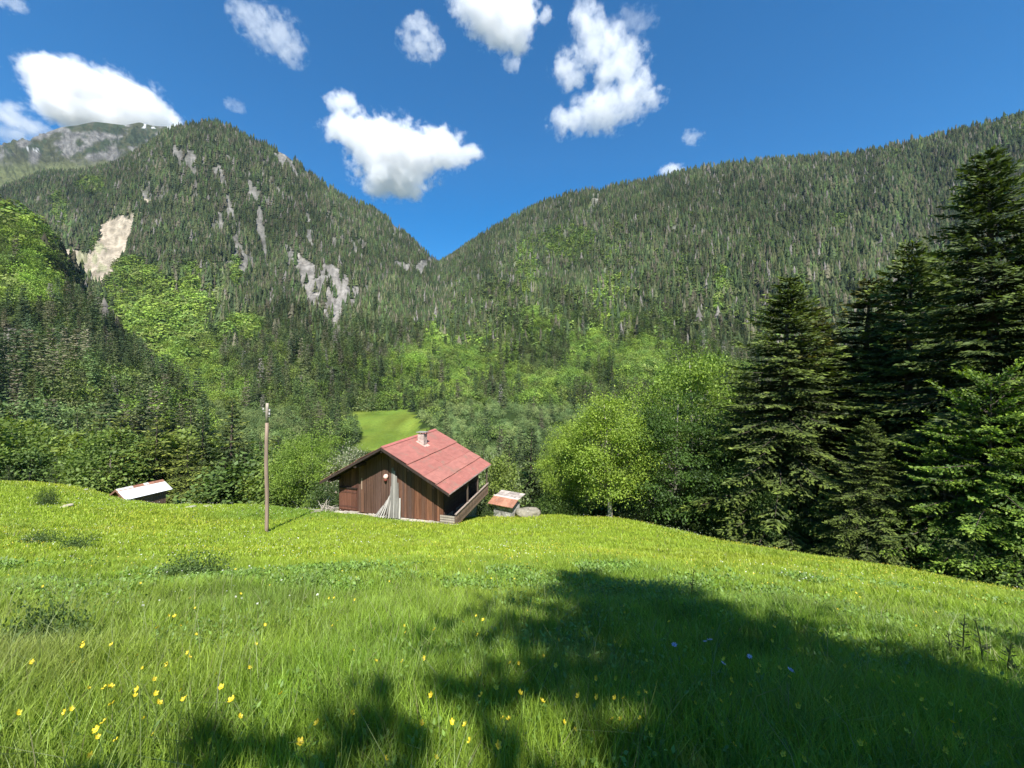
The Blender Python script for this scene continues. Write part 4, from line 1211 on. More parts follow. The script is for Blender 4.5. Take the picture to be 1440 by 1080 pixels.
# ------------------------------------------------------------------ pole
pz = g1((375 - CX) / F * 23.6, 23.6)
PO = empty('utility_pole', ((375 - CX) / F * 23.6, 23.6, pz))
tag(PO, 'bare brown wooden pole standing alone on the meadow left of the cabin', 'pole')
ptop = EYE - (567 - CY) / F * 23.6 - pz
m = MB(); m.col = (.26, .19, .145)
m.tube([(0.0, 0, -.3), (0, 0, .3), (.025, 0, 2.2), (-.03, 0, 4.2), (-.01, 0, 5.6), (.02, 0, ptop - 1.2)], [.125, .108, .112, .108, .102, .092], 12)
m.build('shaft', M['wood'], PO, True)
m = MB(); m.col = (.34, .29, .24)
m.tube([(.02, 0, ptop - 1.2), (.03, 0, ptop - .3), (.035, 0, ptop)], [.092, .085, .078], 12); m.build('pole_top', M['pale_wood'], PO, True)
for sx, zz in ((-.17, ptop - .42), (.21, ptop - .5), (.2, ptop - .72)):
    m = MB(); m.col = (.35, .34, .32)
    m.tube([(.03, -.02, zz - .1), (sx, -.05, zz - .1), (sx, -.05, zz)], [.014, .014, .014], 6)
    hk = m.build('bracket', M['plain'], PO)
    m = MB(); m.col = (.40, .38, .35)
    m.tube([(sx, -.05, zz), (sx, -.05, zz + .05), (sx, -.05, zz + .08), (sx, -.05, zz + .14)], [.05, .055, .035, .045], 10)
    m.build('insulator', M['plain'], hk, True)

# ------------------------------------------------------------------ low shed with a tin roof on the left
SH = empty('tin_roofed_shed', (-36.1, 35.0, -11.45), -math.atan2(.26, .966))
tag(SH, 'low shed with shining white tin roof sunk behind the left meadow swell', 'shed')
zr = 3.42
P = lambda x, y, o: (x, y, zr - abs(x) * .66 + o)
w = MB()
for sgn in (-1, 1):
    for i in range(5):
        k = R.uniform(.8, 1.2); w.col = (.16 * k, .085 * k, .06 * k)
        a, b = sgn * i * .2, sgn * (i + 1) * .2 - sgn * .01
        q = [(a, .3, .2), (b, .3, .2), (b, .34, .2), (a, .34, .2), (a, .3, zr - abs(a) * .66 - .06), (b, .3, zr - abs(b) * .66 - .06), (b, .34, zr - abs(b) * .66 - .06), (a, .34, zr - abs(a) * .66 - .06)]
        w.hexa(q)
    w.col = (.14, .09, .065); w.box(min(sgn * 1.0, sgn * 1.05), max(sgn * 1.0, sgn * 1.05), .36, 3.35, .2, zr - .75)
w.build('wall', M['wood'], SH)
rr_ = MB()
for sgn in (-1, 1):
    for j in range(5):
        ya, yb = j * .76 - .02, (j + 1) * .76 - .03
        k = R.uniform(.95, 1.03)
        for xa, xb, c in ((0, .30, None), (.30, 1.30, (.86, .87, .88))):
            kk = k * R.uniform(.98, 1.02)
            rr_.col = (.40, .27, .20) if c is None and sgn > 0 else ((.86 * kk, .87 * kk, .88 * kk) if sgn > 0 else (.32, .2, .15))
            q = [P(xa, ya, .03), P(xb, ya, .03), P(xb, yb, .03), P(xa, yb, .03)]
            q = [(sgn * a, b, c_) for a, b, c_ in q]
            lo = [(a, b, c_ - .03) for a, b, c_ in q]
            if sgn < 0: q, lo = q[::-1], lo[::-1]
            rr_.hexa(lo + q)
rf2 = rr_.build('roof', M['white_sheet'], SH)
rc2 = MB()
for j in range(9):
    k = R.uniform(.6, 1.2)
    rc2.col = (.30 * k, .14 * k, .09 * k) if R.random() < .65 else (.6, .56, .52)
    ya, yb = j * .42 - .03, (j + 1) * .42 - .035
    for sgn in (-1, 1):
        q = [(0, ya, zr + .05), (sgn * .22, ya, zr + .05 - .145), (sgn * .22, yb, zr + .05 - .145), (0, yb, zr + .05)]
        rc2.poly(q if sgn > 0 else q[::-1])
rc2.build('ridge_cap', M['rust'], rf2)
for sgn in (-1, 1):
    b = MB(); b.col = (.20, .11, .075)
    b.hexa([(sgn * .0, -.05, zr - .16), (sgn * 1.32, -.05, zr - .16 - .87), (sgn * 1.32, -.022, zr - .16 - .87), (sgn * 0, -.022, zr - .16), (sgn * 0, -.05, zr + .01), (sgn * 1.32, -.05, zr + .01 - .87), (sgn * 1.32, -.022, zr + .01 - .87), (0, -.022, zr + .01)])
    b.build('bargeboard', M['wood'], SH)

# ------------------------------------------------------------------ small stone hut and boulder right of the cabin
d0 = 33.0
hx, hy = (711 - CX) / F * d0, d0
hzr = EYE - (698 - CY) / F * d0            # ridge
HU = empty('stone_hut', (hx, hy, hzr - 1.85), -.55)
tag(HU, 'tiny rough stone hut with rusty sheet roof beside the cabin', 'hut')
s = MB()
for zz in range(9):
    for (x0, x1, y0, y1) in ((-.85, .95, -.55, -.3), (-.85, -.6, -.3, .8), (.7, .95, -.3, .8), (-.6, .7, .55, .8)):
        lx = x1 - x0 > y1 - y0; q = x0 if lx else y0
        while q < (x1 if lx else y1) - .02:
            l = R.uniform(.16, .36); e = min(q + l, x1 if lx else y1); k = R.uniform(.55, 1.25)
            s.col = (.38 * k, .37 * k, .34 * k); o = R.uniform(0, .035)
            if lx: s.box(q, e - .02, y0 - o, y1 - .01, zz * .15, zz * .15 + .138)
            else: s.box(x0 - o, x1 - .01, q, e - .02, zz * .15, zz * .15 + .138)
            q += l
s.build('wall', M['stone'], HU)
r1 = MB()
for i in range(4):
    k = R.uniform(.85, 1.15); r1.col = (.36 * k, .17 * k, .11 * k)
    x0 = -1.2 + i * .62
    r1.hexa([(x0, -.95, 1.30), (x0 + .61, -.95, 1.30), (x0 + .61, .0, 1.72), (x0, .0, 1.72), (x0, -.95, 1.335), (x0 + .61, -.95, 1.335), (x0 + .61, .0, 1.755), (x0, .0, 1.755)])
rf3 = r1.build('roof', M['rust'], HU)
r2 = MB()
for i in range(5):
    for j in range(3):
        k = R.uniform(.75, 1.2); r2.col = (.40 * k, .35 * k, .31 * k)
        x0 = -1.2 + i * .49 + R.uniform(0, .03); y0 = .02 + j * .42
        zj = 1.70 + j * .075
        r2.hexa([(x0, y0, zj), (x0 + .46, y0, zj), (x0 + .46, y0 + .40, zj + .05), (x0, y0 + .40, zj + .05), (x0, y0, zj + .045), (x0 + .46, y0, zj + .045), (x0 + .46, y0 + .40, zj + .095), (x0, y0 + .40, zj + .095)])
r2.build('roof_slab', M['stone'], rf3)
r2 = MB(); r2.col = (.62, .56, .50); r2.tube([(-1.2, .0, 1.77), (0, .0, 1.775), (1.24, .0, 1.77)], [.07, .075, .07], 6); r2.build('ridge_cap', M['rust'], rf3)


def boulder(name, px, d, sx, sy, sz, seed, col, label, dz):
    x, y = (px - CX) / F * d, d
    n_u, n_v = 26, 16
    u, v = np.meshgrid(np.linspace(0, 2 * np.pi, n_u, endpoint=False), np.linspace(.02, np.pi - .02, n_v))
    D = np.stack([np.sin(v) * np.cos(u), np.sin(v) * np.sin(u), np.cos(v)], -1)
    n = 1 + .5 * (fbm(D[..., 0] * 1.7 + seed, D[..., 1] * 1.7 + D[..., 2] * 1.3, seed, 3) - .5) + .25 * (fbm(D[..., 0] * 5 + seed, D[..., 1] * 5 + D[..., 2] * 4, seed + 3, 2) - .5)
    V = D * n[..., None] * np.array([sx, sy, sz])
    V[..., 2] = np.minimum(V[..., 2], sz * (.62 + .1 * np.sin(u * 2)))
    idx = np.arange(n_u * n_v).reshape(n_v, n_u); nx_ = np.roll(idx, -1, 1)
    Q = np.stack([idx[:-1], idx[1:], nx_[1:], nx_[:-1]], -1).reshape(-1, 4)
    c = np.tile(np.array(col), (n_u * n_v, 1)) * (0.85 + .3 * fbm(V[..., 0] * 3, V[..., 1] * 3 + V[..., 2] * 4, seed, 3).reshape(-1, 1))
    o = link(name, mesh_np(name, V.reshape(-1, 3), [Q], M['stone'], c))
    o.location = (x, y, g1(x, y) + dz); o.rotation_euler = (0, 0, seed)
    return tag(o, label, 'rock')


boulder('boulder', 743, 32.2, 1.0, .7, .5, 3, (.24, .22, .17), 'pale flat topped boulder right of the stone hut', .35)
boulder('boulder', 92, 26.6, .55, .25, .12, 5, (.46, .40, .30), 'pale stones showing below the lone shrub on the left meadow', .02)
for i, (px, d, sx) in enumerate([(292, 31.5, .5), (268, 30.5, .35), (120, 35.5, .25), (96, 36, .3)]):
    boulder('rock', px, d, sx, .2, .10, 9 + i, (.36, .34, .27), ['flat pale stone in the meadow between shed and pole', 'smaller pale stone beside the flat one left of the pole', 'pale stone on the left meadow edge nearest the shed', 'pale stone at the foot of the lone small spruce'][i], .02)
# ------------------------------------------------------------------ grass
rg = np.random.default_rng(5)


def frustum_points(n, y0, y1):
    y = np.sqrt(rg.uniform(y0 * y0, y1 * y1, n)); x = rg.uniform(-1, 1, n) * (y * 1.42 + .6)
    k = (inside_meadow(x, y) > .0)
    pu = (x + 8.9) * .955 - (y - 28.4) * .297; pv = (x + 8.9) * .297 + (y - 28.4) * .955
    k &= ~((pu > -4.9) & (pu < 5.3) & (pv > -.3) & (pv < 6.5))
    return x[k], y[k]


GV, GF, GC = [], [[], []], []
_o = 0


def grass_tone(x, y):
    """natural patchwork of the sward"""
    n1 = fbm(x / 3.2, y / 3.2, 301, 4); n2 = fbm(x / .7, y / .7, 302, 3); n3 = fbm(x / 9, y / 9, 303, 3)
    a = np.array([.215, .355, .030]); b = np.array([.31, .42, .036]); c = np.array([.15, .28, .036]); s = np.array([.27, .27, .10])
    t = np.clip((n1 - .3) * 2.2, 0, 1)[:, None]
    col = a * (1 - t) + b * t
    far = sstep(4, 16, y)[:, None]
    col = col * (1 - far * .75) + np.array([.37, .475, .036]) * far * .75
    cool = (sstep(.58, .72, n3) * .55 * (1 - .6 * far[:, 0]))[:, None]
    col = col * (1 - cool) + c * cool
    yel = (sstep(.50, .68, fbm(x / 7, y / 3, 305, 3)) * sstep(9, 14, y) * .32)[:, None]
    col = col * (1 - yel) + np.array([.43, .45, .035]) * yel
    strip = (sstep(26.0, 28.0, y + (n1 - .5) * 2) * sstep(-24, -20, x) * sstep(-3, -7, x) * .75)[:, None]
    col = col * (1 - strip) + np.array([.17, .30, .036]) * strip
    dry = (sstep(.62, .78, n2) * .4 * sstep(9, 3, y) + sstep(-1.2, -3.6, x / np.maximum(y, 1) * 2.6 - (y - 3) * .25) * .15 * sstep(8, 4, y))[:, None]
    return col * (1 - dry) + s * dry


def blades(x, y, h, w, bend, three=True, col=None):
    global _o
    n = len(x); z = gz(x, y) - .02
    a = rg.uniform(0, 6.283, n); ld = rg.uniform(0, 6.283, n) + rg.normal(0, .3, n)
    L = np.stack([np.cos(ld), np.sin(ld), 0 * ld], -1) * (bend * h)[:, None]
    S = np.stack([np.cos(a), np.sin(a), 0 * a], -1) * (w * .5)[:, None]
    p = np.stack([x, y, z], -1); up = np.array([0, 0, 1.])
    m = p + L * .28 + up * (h * .55)[:, None]; t = p + L + up * (h * (1 - .35 * bend ** 2))[:, None]
    V = np.stack([p - S, p + S, m + S * .8, m - S * .8, t], 1).reshape(-1, 3)
    i = np.arange(n)[:, None] * 5 + _o
    GF[0].append(i + np.array([0, 1, 2, 3])); GF[1].append(i + np.array([3, 2, 4]))
    c = grass_tone(x, y) * (1 + (rg.uniform(-.3, .3, n) * (1 - .6 * sstep(8, 18, y))))[:, None]
    if col is not None: c = col
    st = rg.uniform(0, 1, n) < .035
    c = np.where(st[:, None], np.array([.27, .25, .12]) * rg.uniform(.7, 1.2, (n, 1)), c)
    GV.append(V); GC.append(np.repeat(c, 5, 0)); _o += n * 5


def thick(x, y):      # tussocks: taller here, shorter there
    return .55 + .9 * fbm(x / .8, y / .8, 311, 3)


for y0, y1, n, hm, wm in ((.9, 3.5, 95000, .27, .0055), (3.5, 7, 180000, .23, .0075), (7, 13, 180000, .18, .013), (13, 22, 140000, .15, .026), (22, 38, 110000, .15, .045)):
    x, y = frustum_points(n, y0, y1)
    h = hm * thick(x, y) * rg.uniform(.55, 1.45, len(x))
    blades(x, y, h, wm * rg.uniform(.6, 1.5, len(x)), rg.uniform(.06, .7, len(x)))
x = rg.uniform(-14, 14, 110000); y = rg.uniform(-4, 8, 110000)
k = (np.abs(x) > np.maximum(y, 0) * 1.42 + .55) & (inside_meadow(x, np.maximum(y, .5)) > 0) | (y < .9)
x, y = x[k], y[k]
blades(x, y, .25 * thick(x, y) * rg.uniform(.55, 1.45, len(x)), .011 * rg.uniform(.6, 1.5, len(x)), rg.uniform(.06, .7, len(x)))
# long pale stems standing out of the sward close by
x, y = frustum_points(2600, 1.2, 7)
blades(x, y, rg.uniform(.45, .75, len(x)), rg.uniform(.003, .006, len(x)), rg.uniform(.2, .9, len(x)), True, np.array([.22, .27, .09]) * rg.uniform(.7, 1.2, (len(x), 1)))
# broad leaves of dock and clover low down
tag(link('grass', mesh_np('grass', np.concatenate(GV), [np.concatenate(GF[0]), np.concatenate(GF[1])], M['grass'], np.concatenate(GC))), 'long fresh grass of the sloping meadow', 'grass', kind='stuff')
HV, HF, HC = [], [], []
x, y = frustum_points(110000, 1.0, 11)
k = fbm(x / 1.1, y / 1.1, 331, 3) - .25 * sstep(3, 10, y) * rg.uniform(0, 1, len(x)) > .47
x, y = x[k], y[k]; n = len(x)
az = rg.uniform(0, 6.283, n); el = rg.uniform(.15, 1.1, n)
d = np.stack([np.cos(az) * np.cos(el), np.sin(az) * np.cos(el), np.sin(el)], -1)
s_ = norm(np.cross(d, np.array([0, 0, 1.]) + rg.normal(0, .3, (n, 3))))
p = np.stack([x, y, gz(x, y) + rg.uniform(.04, .24, n)], -1)
l = rg.uniform(.025, .065, n) * (.5 + y / 9)
V, Q, C = kites(p, d, s_, l, l * rg.uniform(.4, .65, n), np.array([.17, .29, .04]) * rg.uniform(.6, 1.4, (n, 1)))
tag(link('ground_cover', mesh_np('ground_cover', V, [Q], M['grass'], C)), 'broad leaved herbs growing low among the grass', 'plants', kind='stuff')

# buttercups seen as yellow specks farther off
x, y = frustum_points(26000, 7.5, 37)
f = fbm(x / 3.4, y / 1.9, 341, 4) + .10 * sstep(26, 16, y) * sstep(9, 14, y) - .06 * sstep(2, 12, x)
k = f + rg.normal(0, .05, len(x)) > .59
x, y = x[k], y[k]; n = len(x)
z = gz(x, y) + rg.uniform(.08, .22, n)
az = rg.uniform(0, 6.283, n)
d = np.stack([np.cos(az), np.sin(az), rg.normal(.0, .35, n)], -1); d = norm(d)
s_ = norm(np.cross(d, np.array([0, -.5, 1.]) + rg.normal(0, .3, (n, 3))))
l = rg.uniform(.018, .032, n) * (1 + y / 45)
V, Q, C = kites(np.stack([x, y, z], -1), d, s_, l, l, np.array([.58, .48, .02]) * rg.uniform(.7, 1.2, (n, 1)))
tag(link('yellow_flowers', mesh_np('yellow_flowers', V, [Q], M['petal'], C)), 'yellow buttercups dotted thickly over the middle of the meadow', 'flowers', kind='stuff')
x, y = frustum_points(5200, 5, 34)
k = fbm(x / 4, y / 3, 351, 3) + .10 * sstep(0, -8, x) > .58
x, y = x[k], y[k]; n = len(x)
az = rg.uniform(0, 6.283, n)
d = norm(np.stack([np.cos(az), np.sin(az), rg.normal(0, .4, n)], -1)); s_ = norm(np.cross(d, np.array([0, -.4, 1.]) + rg.normal(0, .3, (n, 3))))
l = rg.uniform(.02, .04, n) * (1 + y / 40)
V, Q, C = kites(np.stack([x, y, gz(x, y) + rg.uniform(.14, .3, n)], -1), d, s_, l, l * .8, np.array([.62, .64, .55]) * rg.uniform(.7, 1.1, (n, 1)))
tag(link('white_flowers', mesh_np('white_flowers', V, [Q], M['petal'], C)), 'tiny white flower heads scattered over the left meadow', 'flowers', kind='stuff')


# single flowers close to the viewer
def flower_mesh(name, h, rad, petals, col, seed, cup=.5):
    r = random.Random(seed); m = MB()
    bend = (r.uniform(-.12, .12), r.uniform(-.12, .12))
    m.col = (.10, .17, .04)
    m.tube([(0, 0, -.03), (bend[0] * .3, bend[1] * .3, h * .5), (bend[0], bend[1], h)], [.0022, .002, .0016], 5, False)
    for k in range(3):
        a = r.uniform(0, 6.28); z = h * r.uniform(.2, .6); q = z / h
        b = Vector((bend[0] * q * .6, bend[1] * q * .6, z)); d = Vector((math.cos(a), math.sin(a), .5)); sd = Vector((-math.sin(a), math.cos(a), 0))
        m.poly([b, b + d * .03 + sd * .012, b + d * .075, b + d * .03 - sd * .012])
    c = Vector((bend[0], bend[1], h)); tx, ty = r.uniform(-.35, .35), r.uniform(-.75, -.1)
    N = Vector((tx, ty, 1)).normalized(); X = N.orthogonal().normalized(); Y = N.cross(X)
    for k in range(petals):
        a = 6.283 * k / petals + r.uniform(-.12, .12)
        d = X * math.cos(a) + Y * math.sin(a); s = N.cross(d)
        kk = r.uniform(.85, 1.1); m.col = tuple(q * kk for q in col)
        w = rad * 3.2 / petals
        p0 = c; p1 = c + d * rad * .6 + N * rad * cup * .35; p2 = c + d * rad + N * rad * cup
        m.poly([p0 + s * w * .2, p1 + s * w * .62, p2 + s * w * .42, p2 + d * rad * .08, p2 - s * w * .42, p1 - s * w * .62, p0 - s * w * .2])
    m.col = tuple(q * .75 for q in col)
    m.tube([c + N * rad * .05, c + N * rad * .3], [rad * .3, rad * .18], 7)
    return m.mesh(name, M['petal'])


BC = [flower_mesh('buttercup', h, r_, 5, (.78, .62, .02), s) for h, r_, s in ((.34, .021, 1), (.39, .023, 2), (.29, .019, 3), (.36, .024, 4))]
SEEN = [(117, 1010), (162, 1010), (188, 1015), (212, 1000), (240, 992), (254, 995), (255, 975), (150, 1030), (152, 1038), (168, 1042), (311, 942), (267, 940), (234, 940), (222, 942), (206, 968), (212, 977), (358, 930), (366, 932), (360, 925), (325, 968), (248, 962), (115, 918), (198, 930),
        (378, 880), (262, 884), (268, 850), (300, 836), (345, 838), (375, 800), (460, 850), (697, 940), (695, 955), (712, 948), (686, 1024), (668, 988),
        (840, 948), (885, 955), (897, 945), (812, 1000), (825, 1002), (844, 975), (870, 860), (898, 945), (914, 985), (908, 1030), (936, 1022), (992, 985), (1020, 962), (1032, 1002), (1058, 998), (1060, 955), (1068, 950), (1075, 962), (1072, 955), (1055, 962), (1100, 945), (1094, 1078), (1135, 980), (1192, 975), (1218, 972), (1270, 1010), (1275, 1002), (1264, 1025), (1222, 1025), (1338, 1022), (1330, 1030), (1345, 1040), (1375, 1048), (1355, 1014), (1435, 1028), (1398, 990), (1240, 1070), (1350, 1078), (1180, 1015), (1145, 1045), (1080, 905), (1130, 905), (1185, 866), (1192, 870), (1200, 862), (1298, 862), (1320, 868), (1110, 868), (1375, 845), (1384, 842), (1400, 850), (1290, 880)]
SEEN += [(R.uniform(40, 1440), R.uniform(800, 1075)) for _ in range(150)]
for i, (px, py) in enumerate(SEEN):
    # the flower head stands about 0.36 m over the ground: find where the sight line meets that height
    ys = np.linspace(1.2, 14, 900)
    zz = EYE - (py - CY) / F * ys
    g_ = gz((px - CX) / F * ys, ys) + .29
    k = np.argmax(zz < g_)
    yy = ys[k]; xx = (px - CX) / F * yy
    s = R.uniform(.45, .75)
    o = link('buttercup', BC[i % 4]); o.location = (xx, yy, g1(xx, yy)); o.scale = (s, s, R.uniform(.8, 1.05)); o.rotation_euler = (R.uniform(-.2, .2), R.uniform(-.2, .2), R.uniform(-2.2, 2.2))
    tag(o, 'yellow buttercup on a thin stem among the near meadow grass', 'flower', 'buttercups in the near grass')
PU = [flower_mesh('violet_flower', .42, .024, 7, (.52, .46, .60), 31, .3), flower_mesh('violet_flower', .38, .02, 8, (.60, .55, .66), 32, .2)]
for i, (px, py) in enumerate([(960, 901), (1006, 916), (1080, 938), (979, 905), (1010, 920), (1078, 930)]):
    ys = np.linspace(1.2, 14, 900); k = np.argmax(EYE - (py - CY) / F * ys < gz((px - CX) / F * ys, ys) + .40)
    xx = (px - CX) / F * ys[k]
    o = link('violet_flower', PU[i % 2]); o.location = (xx, ys[k], g1(xx, ys[k])); o.rotation_euler = (0, 0, i)
    tag(o, 'small pale violet flower in the shaded grass right of the middle', 'flower', 'violet flowers in the shaded grass')


# dark dry stalks at the right edge of the shade
def stalk(name, px, d, h, lean, seed, label):
    r = random.Random(seed); m = MB(); m.col = (.07, .10, .03)
    x = (px - CX) / F * d; z = g1(x, d)
    top = Vector((lean, 0, h))
    m.tube([(0, 0, -.05), (lean * .2, .0, h * .4), (lean * .6, 0, h * .75), top], [.009, .008, .006, .003], 6)
    for k in range(26):
        q = r.uniform(.15, 1); a = r.uniform(0, 6.28); b = Vector((lean * q * q, 0, h * q))
        l = .11 * (1.1 - q) + .025
        dd = Vector((math.cos(a), math.sin(a), r.uniform(.1, .8))).normalized(); sd = dd.cross(Vector((0, 0, 1))).normalized()
        m.poly([b, b + dd * l * .45 + sd * l * .2, b + dd * l, b + dd * l * .45 - sd * l * .2])
    o = m.build(name, M['leaf']); o.location = (x, d, z)
    return tag(o, label, 'weed')


stalk('dock_plant', 1354, 4.5, .62, .02, 1, 'tall dark upright weed stalk at the right end of the shade')
stalk('dock_plant', 1383, 4.4, .62, -.10, 2, 'tall dark weed stalk bending left near the right picture edge')
stalk('dock_plant', 1416, 4.2, .42, .05, 3, 'shorter dark weed stalk nearest the right picture edge')
stalk('dock_plant', 1338, 4.4, .42, -.04, 4, 'short dark leafy weed left of the tall upright stalk')
stalk('dock_plant', 972, 6.6, .62, .05, 5, 'lone dark weed stalk on the upper edge of the shade')
# ------------------------------------------------------------------ clouds: real volumes high beyond the mountains
def cloud(label, ells, D, dens, wisp, scale, seed, squash=1.0):
    E = []
    for px, py, rx, ry in ells:
        c = Vector(unproject(px, py, D)); k = D / F
        E.append((c, Vector((rx * k, max(rx, ry) * k * .8 * squash, ry * k))))
    lo = Vector((min(c[i] - r[i] * 1.45 for c, r in E) for i in range(3))); hi = Vector((max(c[i] + r[i] * 1.45 for c, r in E) for i in range(3)))
    ctr = (lo + hi) / 2
    m, nt, out = new_mat('cloud')
    tc = nd(nt, 'ShaderNodeTexCoord')
    acc = None
    # warp the lookup so that the outline is torn
    nzw = nd(nt, 'ShaderNodeTexNoise', Scale=scale * .8, Detail=2.0)
    off = nd(nt, 'ShaderNodeVectorMath', operation='ADD'); off.inputs[1].default_value = (seed * 3000., seed * 1700., 0)
    nt.links.new(tc.outputs['Object'], off.inputs[0]); nt.links.new(off.outputs[0], nzw.inputs['Vector'])
    wv = nd(nt, 'ShaderNodeVectorMath', operation='MULTIPLY_ADD')
    wv.inputs[1].default_value = (.5 / scale * wisp,) * 3
    wb = nd(nt, 'ShaderNodeVectorMath', operation='SUBTRACT'); wb.inputs[1].default_value = (.25 / scale * wisp,) * 3
    nt.links.new(tc.outputs['Object'], wb.inputs[0])
    nt.links.new(nzw.outputs['Color'], wv.inputs[0]); nt.links.new(wb.outputs[0], wv.inputs[2])
    for c, r in E:
        s = nd(nt, 'ShaderNodeVectorMath', operation='SUBTRACT'); s.inputs[1].default_value = c - ctr
        nt.links.new(wv.outputs[0], s.inputs[0])
        d = nd(nt, 'ShaderNodeVectorMath', operation='DIVIDE'); d.inputs[1].default_value = r
        nt.links.new(s.outputs[0], d.inputs[0])
        l = nd(nt, 'ShaderNodeVectorMath', operation='LENGTH'); nt.links.new(d.outputs[0], l.inputs[0])
        acc = l.outputs['Value'] if acc is None else math_node(nt, 'SMOOTH_MIN', acc, l.outputs['Value'], .25)
    nz = nd(nt, 'ShaderNodeTexNoise', Scale=scale * 2.4, Detail=7.0, Roughness=.66)
    nt.links.new(off.outputs[0], nz.inputs['Vector'])
    n = math_node(nt, 'MULTIPLY', math_node(nt, 'SUBTRACT', nz.outputs['Fac'], .5), (2.6 if wisp < .55 else 3.3) * (.6 + wisp))
    v = math_node(nt, 'ADD', math_node(nt, 'MULTIPLY', math_node(nt, 'SUBTRACT', 1.0, acc), 1.0 if wisp < .55 else .8), n)
    v = math_node(nt, 'MULTIPLY', v, 2.6, clamp=True)
    # nothing may reach the wall of the hull
    edge = math_node(nt, 'MULTIPLY', math_node(nt, 'SUBTRACT', 1.42, acc), 5.0, clamp=True)
    v = math_node(nt, 'MULTIPLY', v, edge)
    v = math_node(nt, 'MULTIPLY', v, dens)
    sc = nd(nt, 'ShaderNodeVolumeScatter'); sc.inputs['Color'].default_value = (1, 1, 1, 1); sc.inputs['Anisotropy'].default_value = 0.0
    nt.links.new(v, sc.inputs['Density'])
    nt.links.new(sc.outputs[0], out.inputs['Volume'])
    # hull: an ellipsoid mesh round every lobe, joined to one block
    g = MB(); g.box(*[x for i in range(3) for x in (lo[i] - ctr[i], hi[i] - ctr[i])])
    o = g.build('cloud', m); o.location = ctr
    m.cycles.volume_step_rate = STEP if 'STEP' in globals() else 1.0
    return tag(o, label, 'cloud')


STEP = .14
DC = 5200.
k = 1 / 520.
cloud('large smooth white cloud rising behind the bare alp on the left', [(80, 112, 48, 22), (115, 130, 60, 30), (160, 150, 66, 34), (205, 168, 50, 26), (130, 160, 60, 30), (175, 178, 60, 22), (62, 98, 26, 14)], DC, .010, .30, k * .8, 1)
cloud('large white cloud over the notch between the mountains', [(486, 186, 34, 18), (520, 196, 46, 28), (560, 222, 60, 38), (612, 212, 44, 26), (652, 216, 26, 12), (552, 252, 46, 22), (575, 268, 24, 12), (480, 142, 22, 16)], DC, .0085, .50, k * 1.15, 2)
cloud('bright white cloud cut by the top edge in the middle', [(672, 0, 36, 28), (700, 20, 44, 34), (718, 42, 36, 28), (732, 12, 22, 26)], DC, .0085, .48, k * 1.1, 3)
cloud('tall ragged cloud right of the middle with a torn upper tip', [(822, 26, 18, 26), (842, 62, 30, 34), (868, 92, 38, 34), (806, 96, 28, 24), (892, 124, 26, 24), (850, 156, 44, 20), (800, 170, 26, 18), (880, 158, 26, 16)], DC, .0042, .70, k * 1.0, 4)
cloud('thin ragged cloud near the top left of the sky', [(360, 28, 28, 18), (386, 48, 34, 22), (408, 72, 20, 16), (340, 14, 16, 12)], DC, .0020, .75, k * 1.5, 5)
cloud('small ragged cloud left of the bright one at the top', [(590, 42, 22, 16), (594, 64, 26, 16), (574, 56, 16, 12)], DC, .0030, .65, k * 1.6, 6)
cloud('tiny cloud puff just right of the bright one at the top', [(768, 22, 12, 12)], DC, .0050, .5, k * 2, 7)
cloud('tiny cloud puff just below the bright one at the top', [(720, 90, 14, 9)], DC, .0050, .5, k * 2, 8)
cloud('tiny cloud scrap right of the tall ragged cloud', [(918, 138, 18, 11)], DC, .0035, .7, k * 2, 9)
cloud('tiny cloud alone above the long ridge', [(973, 193, 14, 9)], DC, .0032, .6, k * 2, 10)
cloud('small white cloud just above the skyline of the long ridge', [(944, 240, 18, 8)], DC, .0075, .4, k * 2, 11)
cloud('thin cloud streak at the left edge of the sky', [(12, 160, 30, 14), (40, 176, 26, 10), (16, 190, 26, 12)], DC, .0028, .6, k * 1.2, 12)
cloud('faint cloud scrap in the top left corner', [(16, 6, 18, 10)], DC, .0030, .6, k * 2, 13)
cloud('faint veil of cloud at the upper right of the tall ragged cloud', [(890, 32, 28, 14)], DC, .0010, .7, k * 1.6, 14)
cloud('faint cloud wisp above the pointed mountain', [(332, 148, 14, 6)], DC, .0022, .6, k * 2, 15)

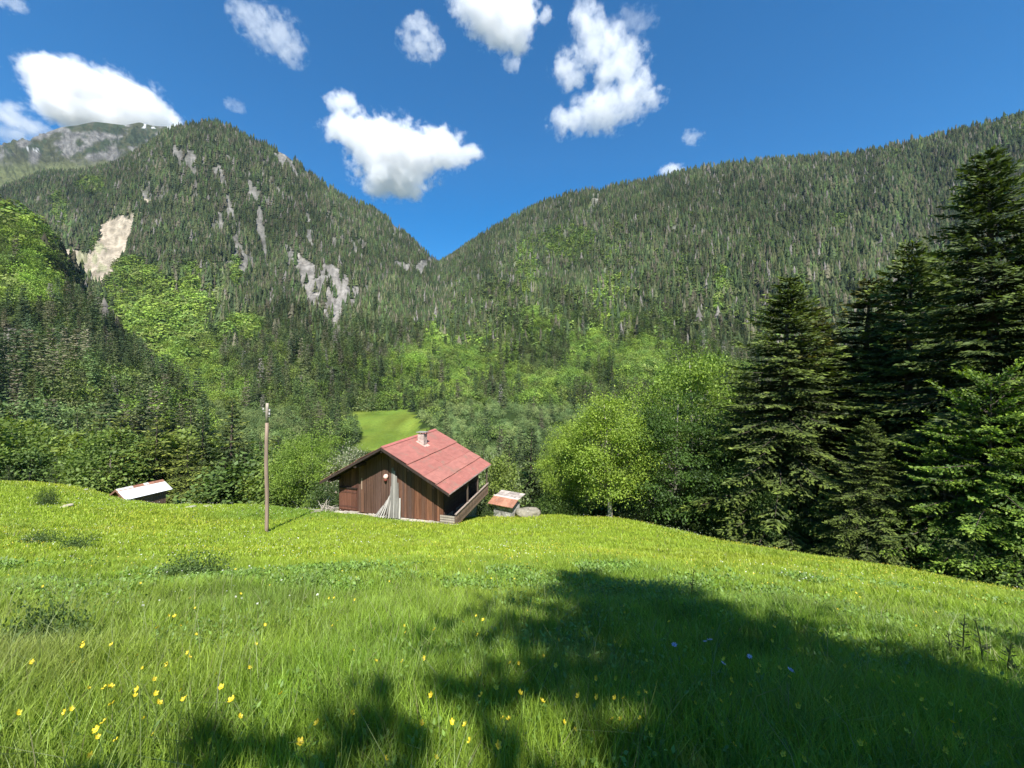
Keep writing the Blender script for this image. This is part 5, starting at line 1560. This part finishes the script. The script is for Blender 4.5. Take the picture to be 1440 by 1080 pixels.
# ------------------------------------------------------------------ light, air, camera
EL_, AZ = math.radians(49.5), math.radians(7)      # sun height; its direction measured from straight behind the viewer, towards the right
sd = Vector((math.sin(AZ) * math.cos(EL_), -math.cos(AZ) * math.cos(EL_), math.sin(EL_)))
L = bpy.data.lights.new('sun', 'SUN'); L.energy = 4.9; L.angle = math.radians(.53); L.color = (1, .955, .88)
so = bpy.data.objects.new('sun', L); COL.objects.link(so)
so.rotation_euler = (-sd).to_track_quat('-Z', 'Y').to_euler()
W = bpy.data.worlds.new('World'); SC.world = W; W.use_nodes = True
nt = W.node_tree; bg = nt.nodes['Background']
sky = nt.nodes.new('ShaderNodeTexSky'); sky.sky_type = 'NISHITA'; sky.sun_disc = False
sky.sun_elevation = EL_; sky.sun_rotation = math.atan2(sd.x, sd.y)
sky.altitude = 900; sky.air_density = 1.0; sky.dust_density = .6; sky.ozone_density = 1.6
hs = nt.nodes.new('ShaderNodeHueSaturation'); hs.inputs['Saturation'].default_value = 1.52; hs.inputs['Value'].default_value = 1.04
nt.links.new(sky.outputs[0], hs.inputs['Color']); nt.links.new(hs.outputs[0], bg.inputs['Color']); bg.inputs['Strength'].default_value = .097

HAZE = 3.8e-5
if HAZE:
    m, hn, out = new_mat('haze')
    pv = nd(hn, 'ShaderNodeVolumePrincipled'); pv.inputs['Color'].default_value = (.62, .80, 1, 1); pv.inputs['Density'].default_value = HAZE
    hn.links.new(pv.outputs[0], out.inputs['Volume'])
    m.cycles.homogeneous_volume = True
    g = MB(); g.box(-4200, 4200, -90, 2700, -97, 1560)
    tag(g.build('haze', m), 'thin blue mountain air between the viewer and the far slopes', 'haze', kind='stuff')

cam = bpy.data.cameras.new('camera'); co = bpy.data.objects.new('camera', cam); COL.objects.link(co)
cam.sensor_fit = 'HORIZONTAL'; cam.sensor_width = 36; cam.lens = F / 1440 * 36
cam.clip_start = .05; cam.clip_end = 30000
co.location = (0, 0, EYE); co.rotation_euler = (math.radians(90), 0, 0)
SC.camera = co
SC.view_settings.view_transform = 'Standard'; SC.view_settings.look = 'None'; SC.view_settings.exposure = .9; SC.view_settings.gamma = 1
cy = SC.cycles
cy.max_bounces = 10; cy.diffuse_bounces = 3; cy.glossy_bounces = 2; cy.transmission_bounces = 5; cy.transparent_max_bounces = 8; cy.volume_bounces = 8
cy.use_denoising = True
cy.caustics_reflective = False; cy.caustics_refractive = False
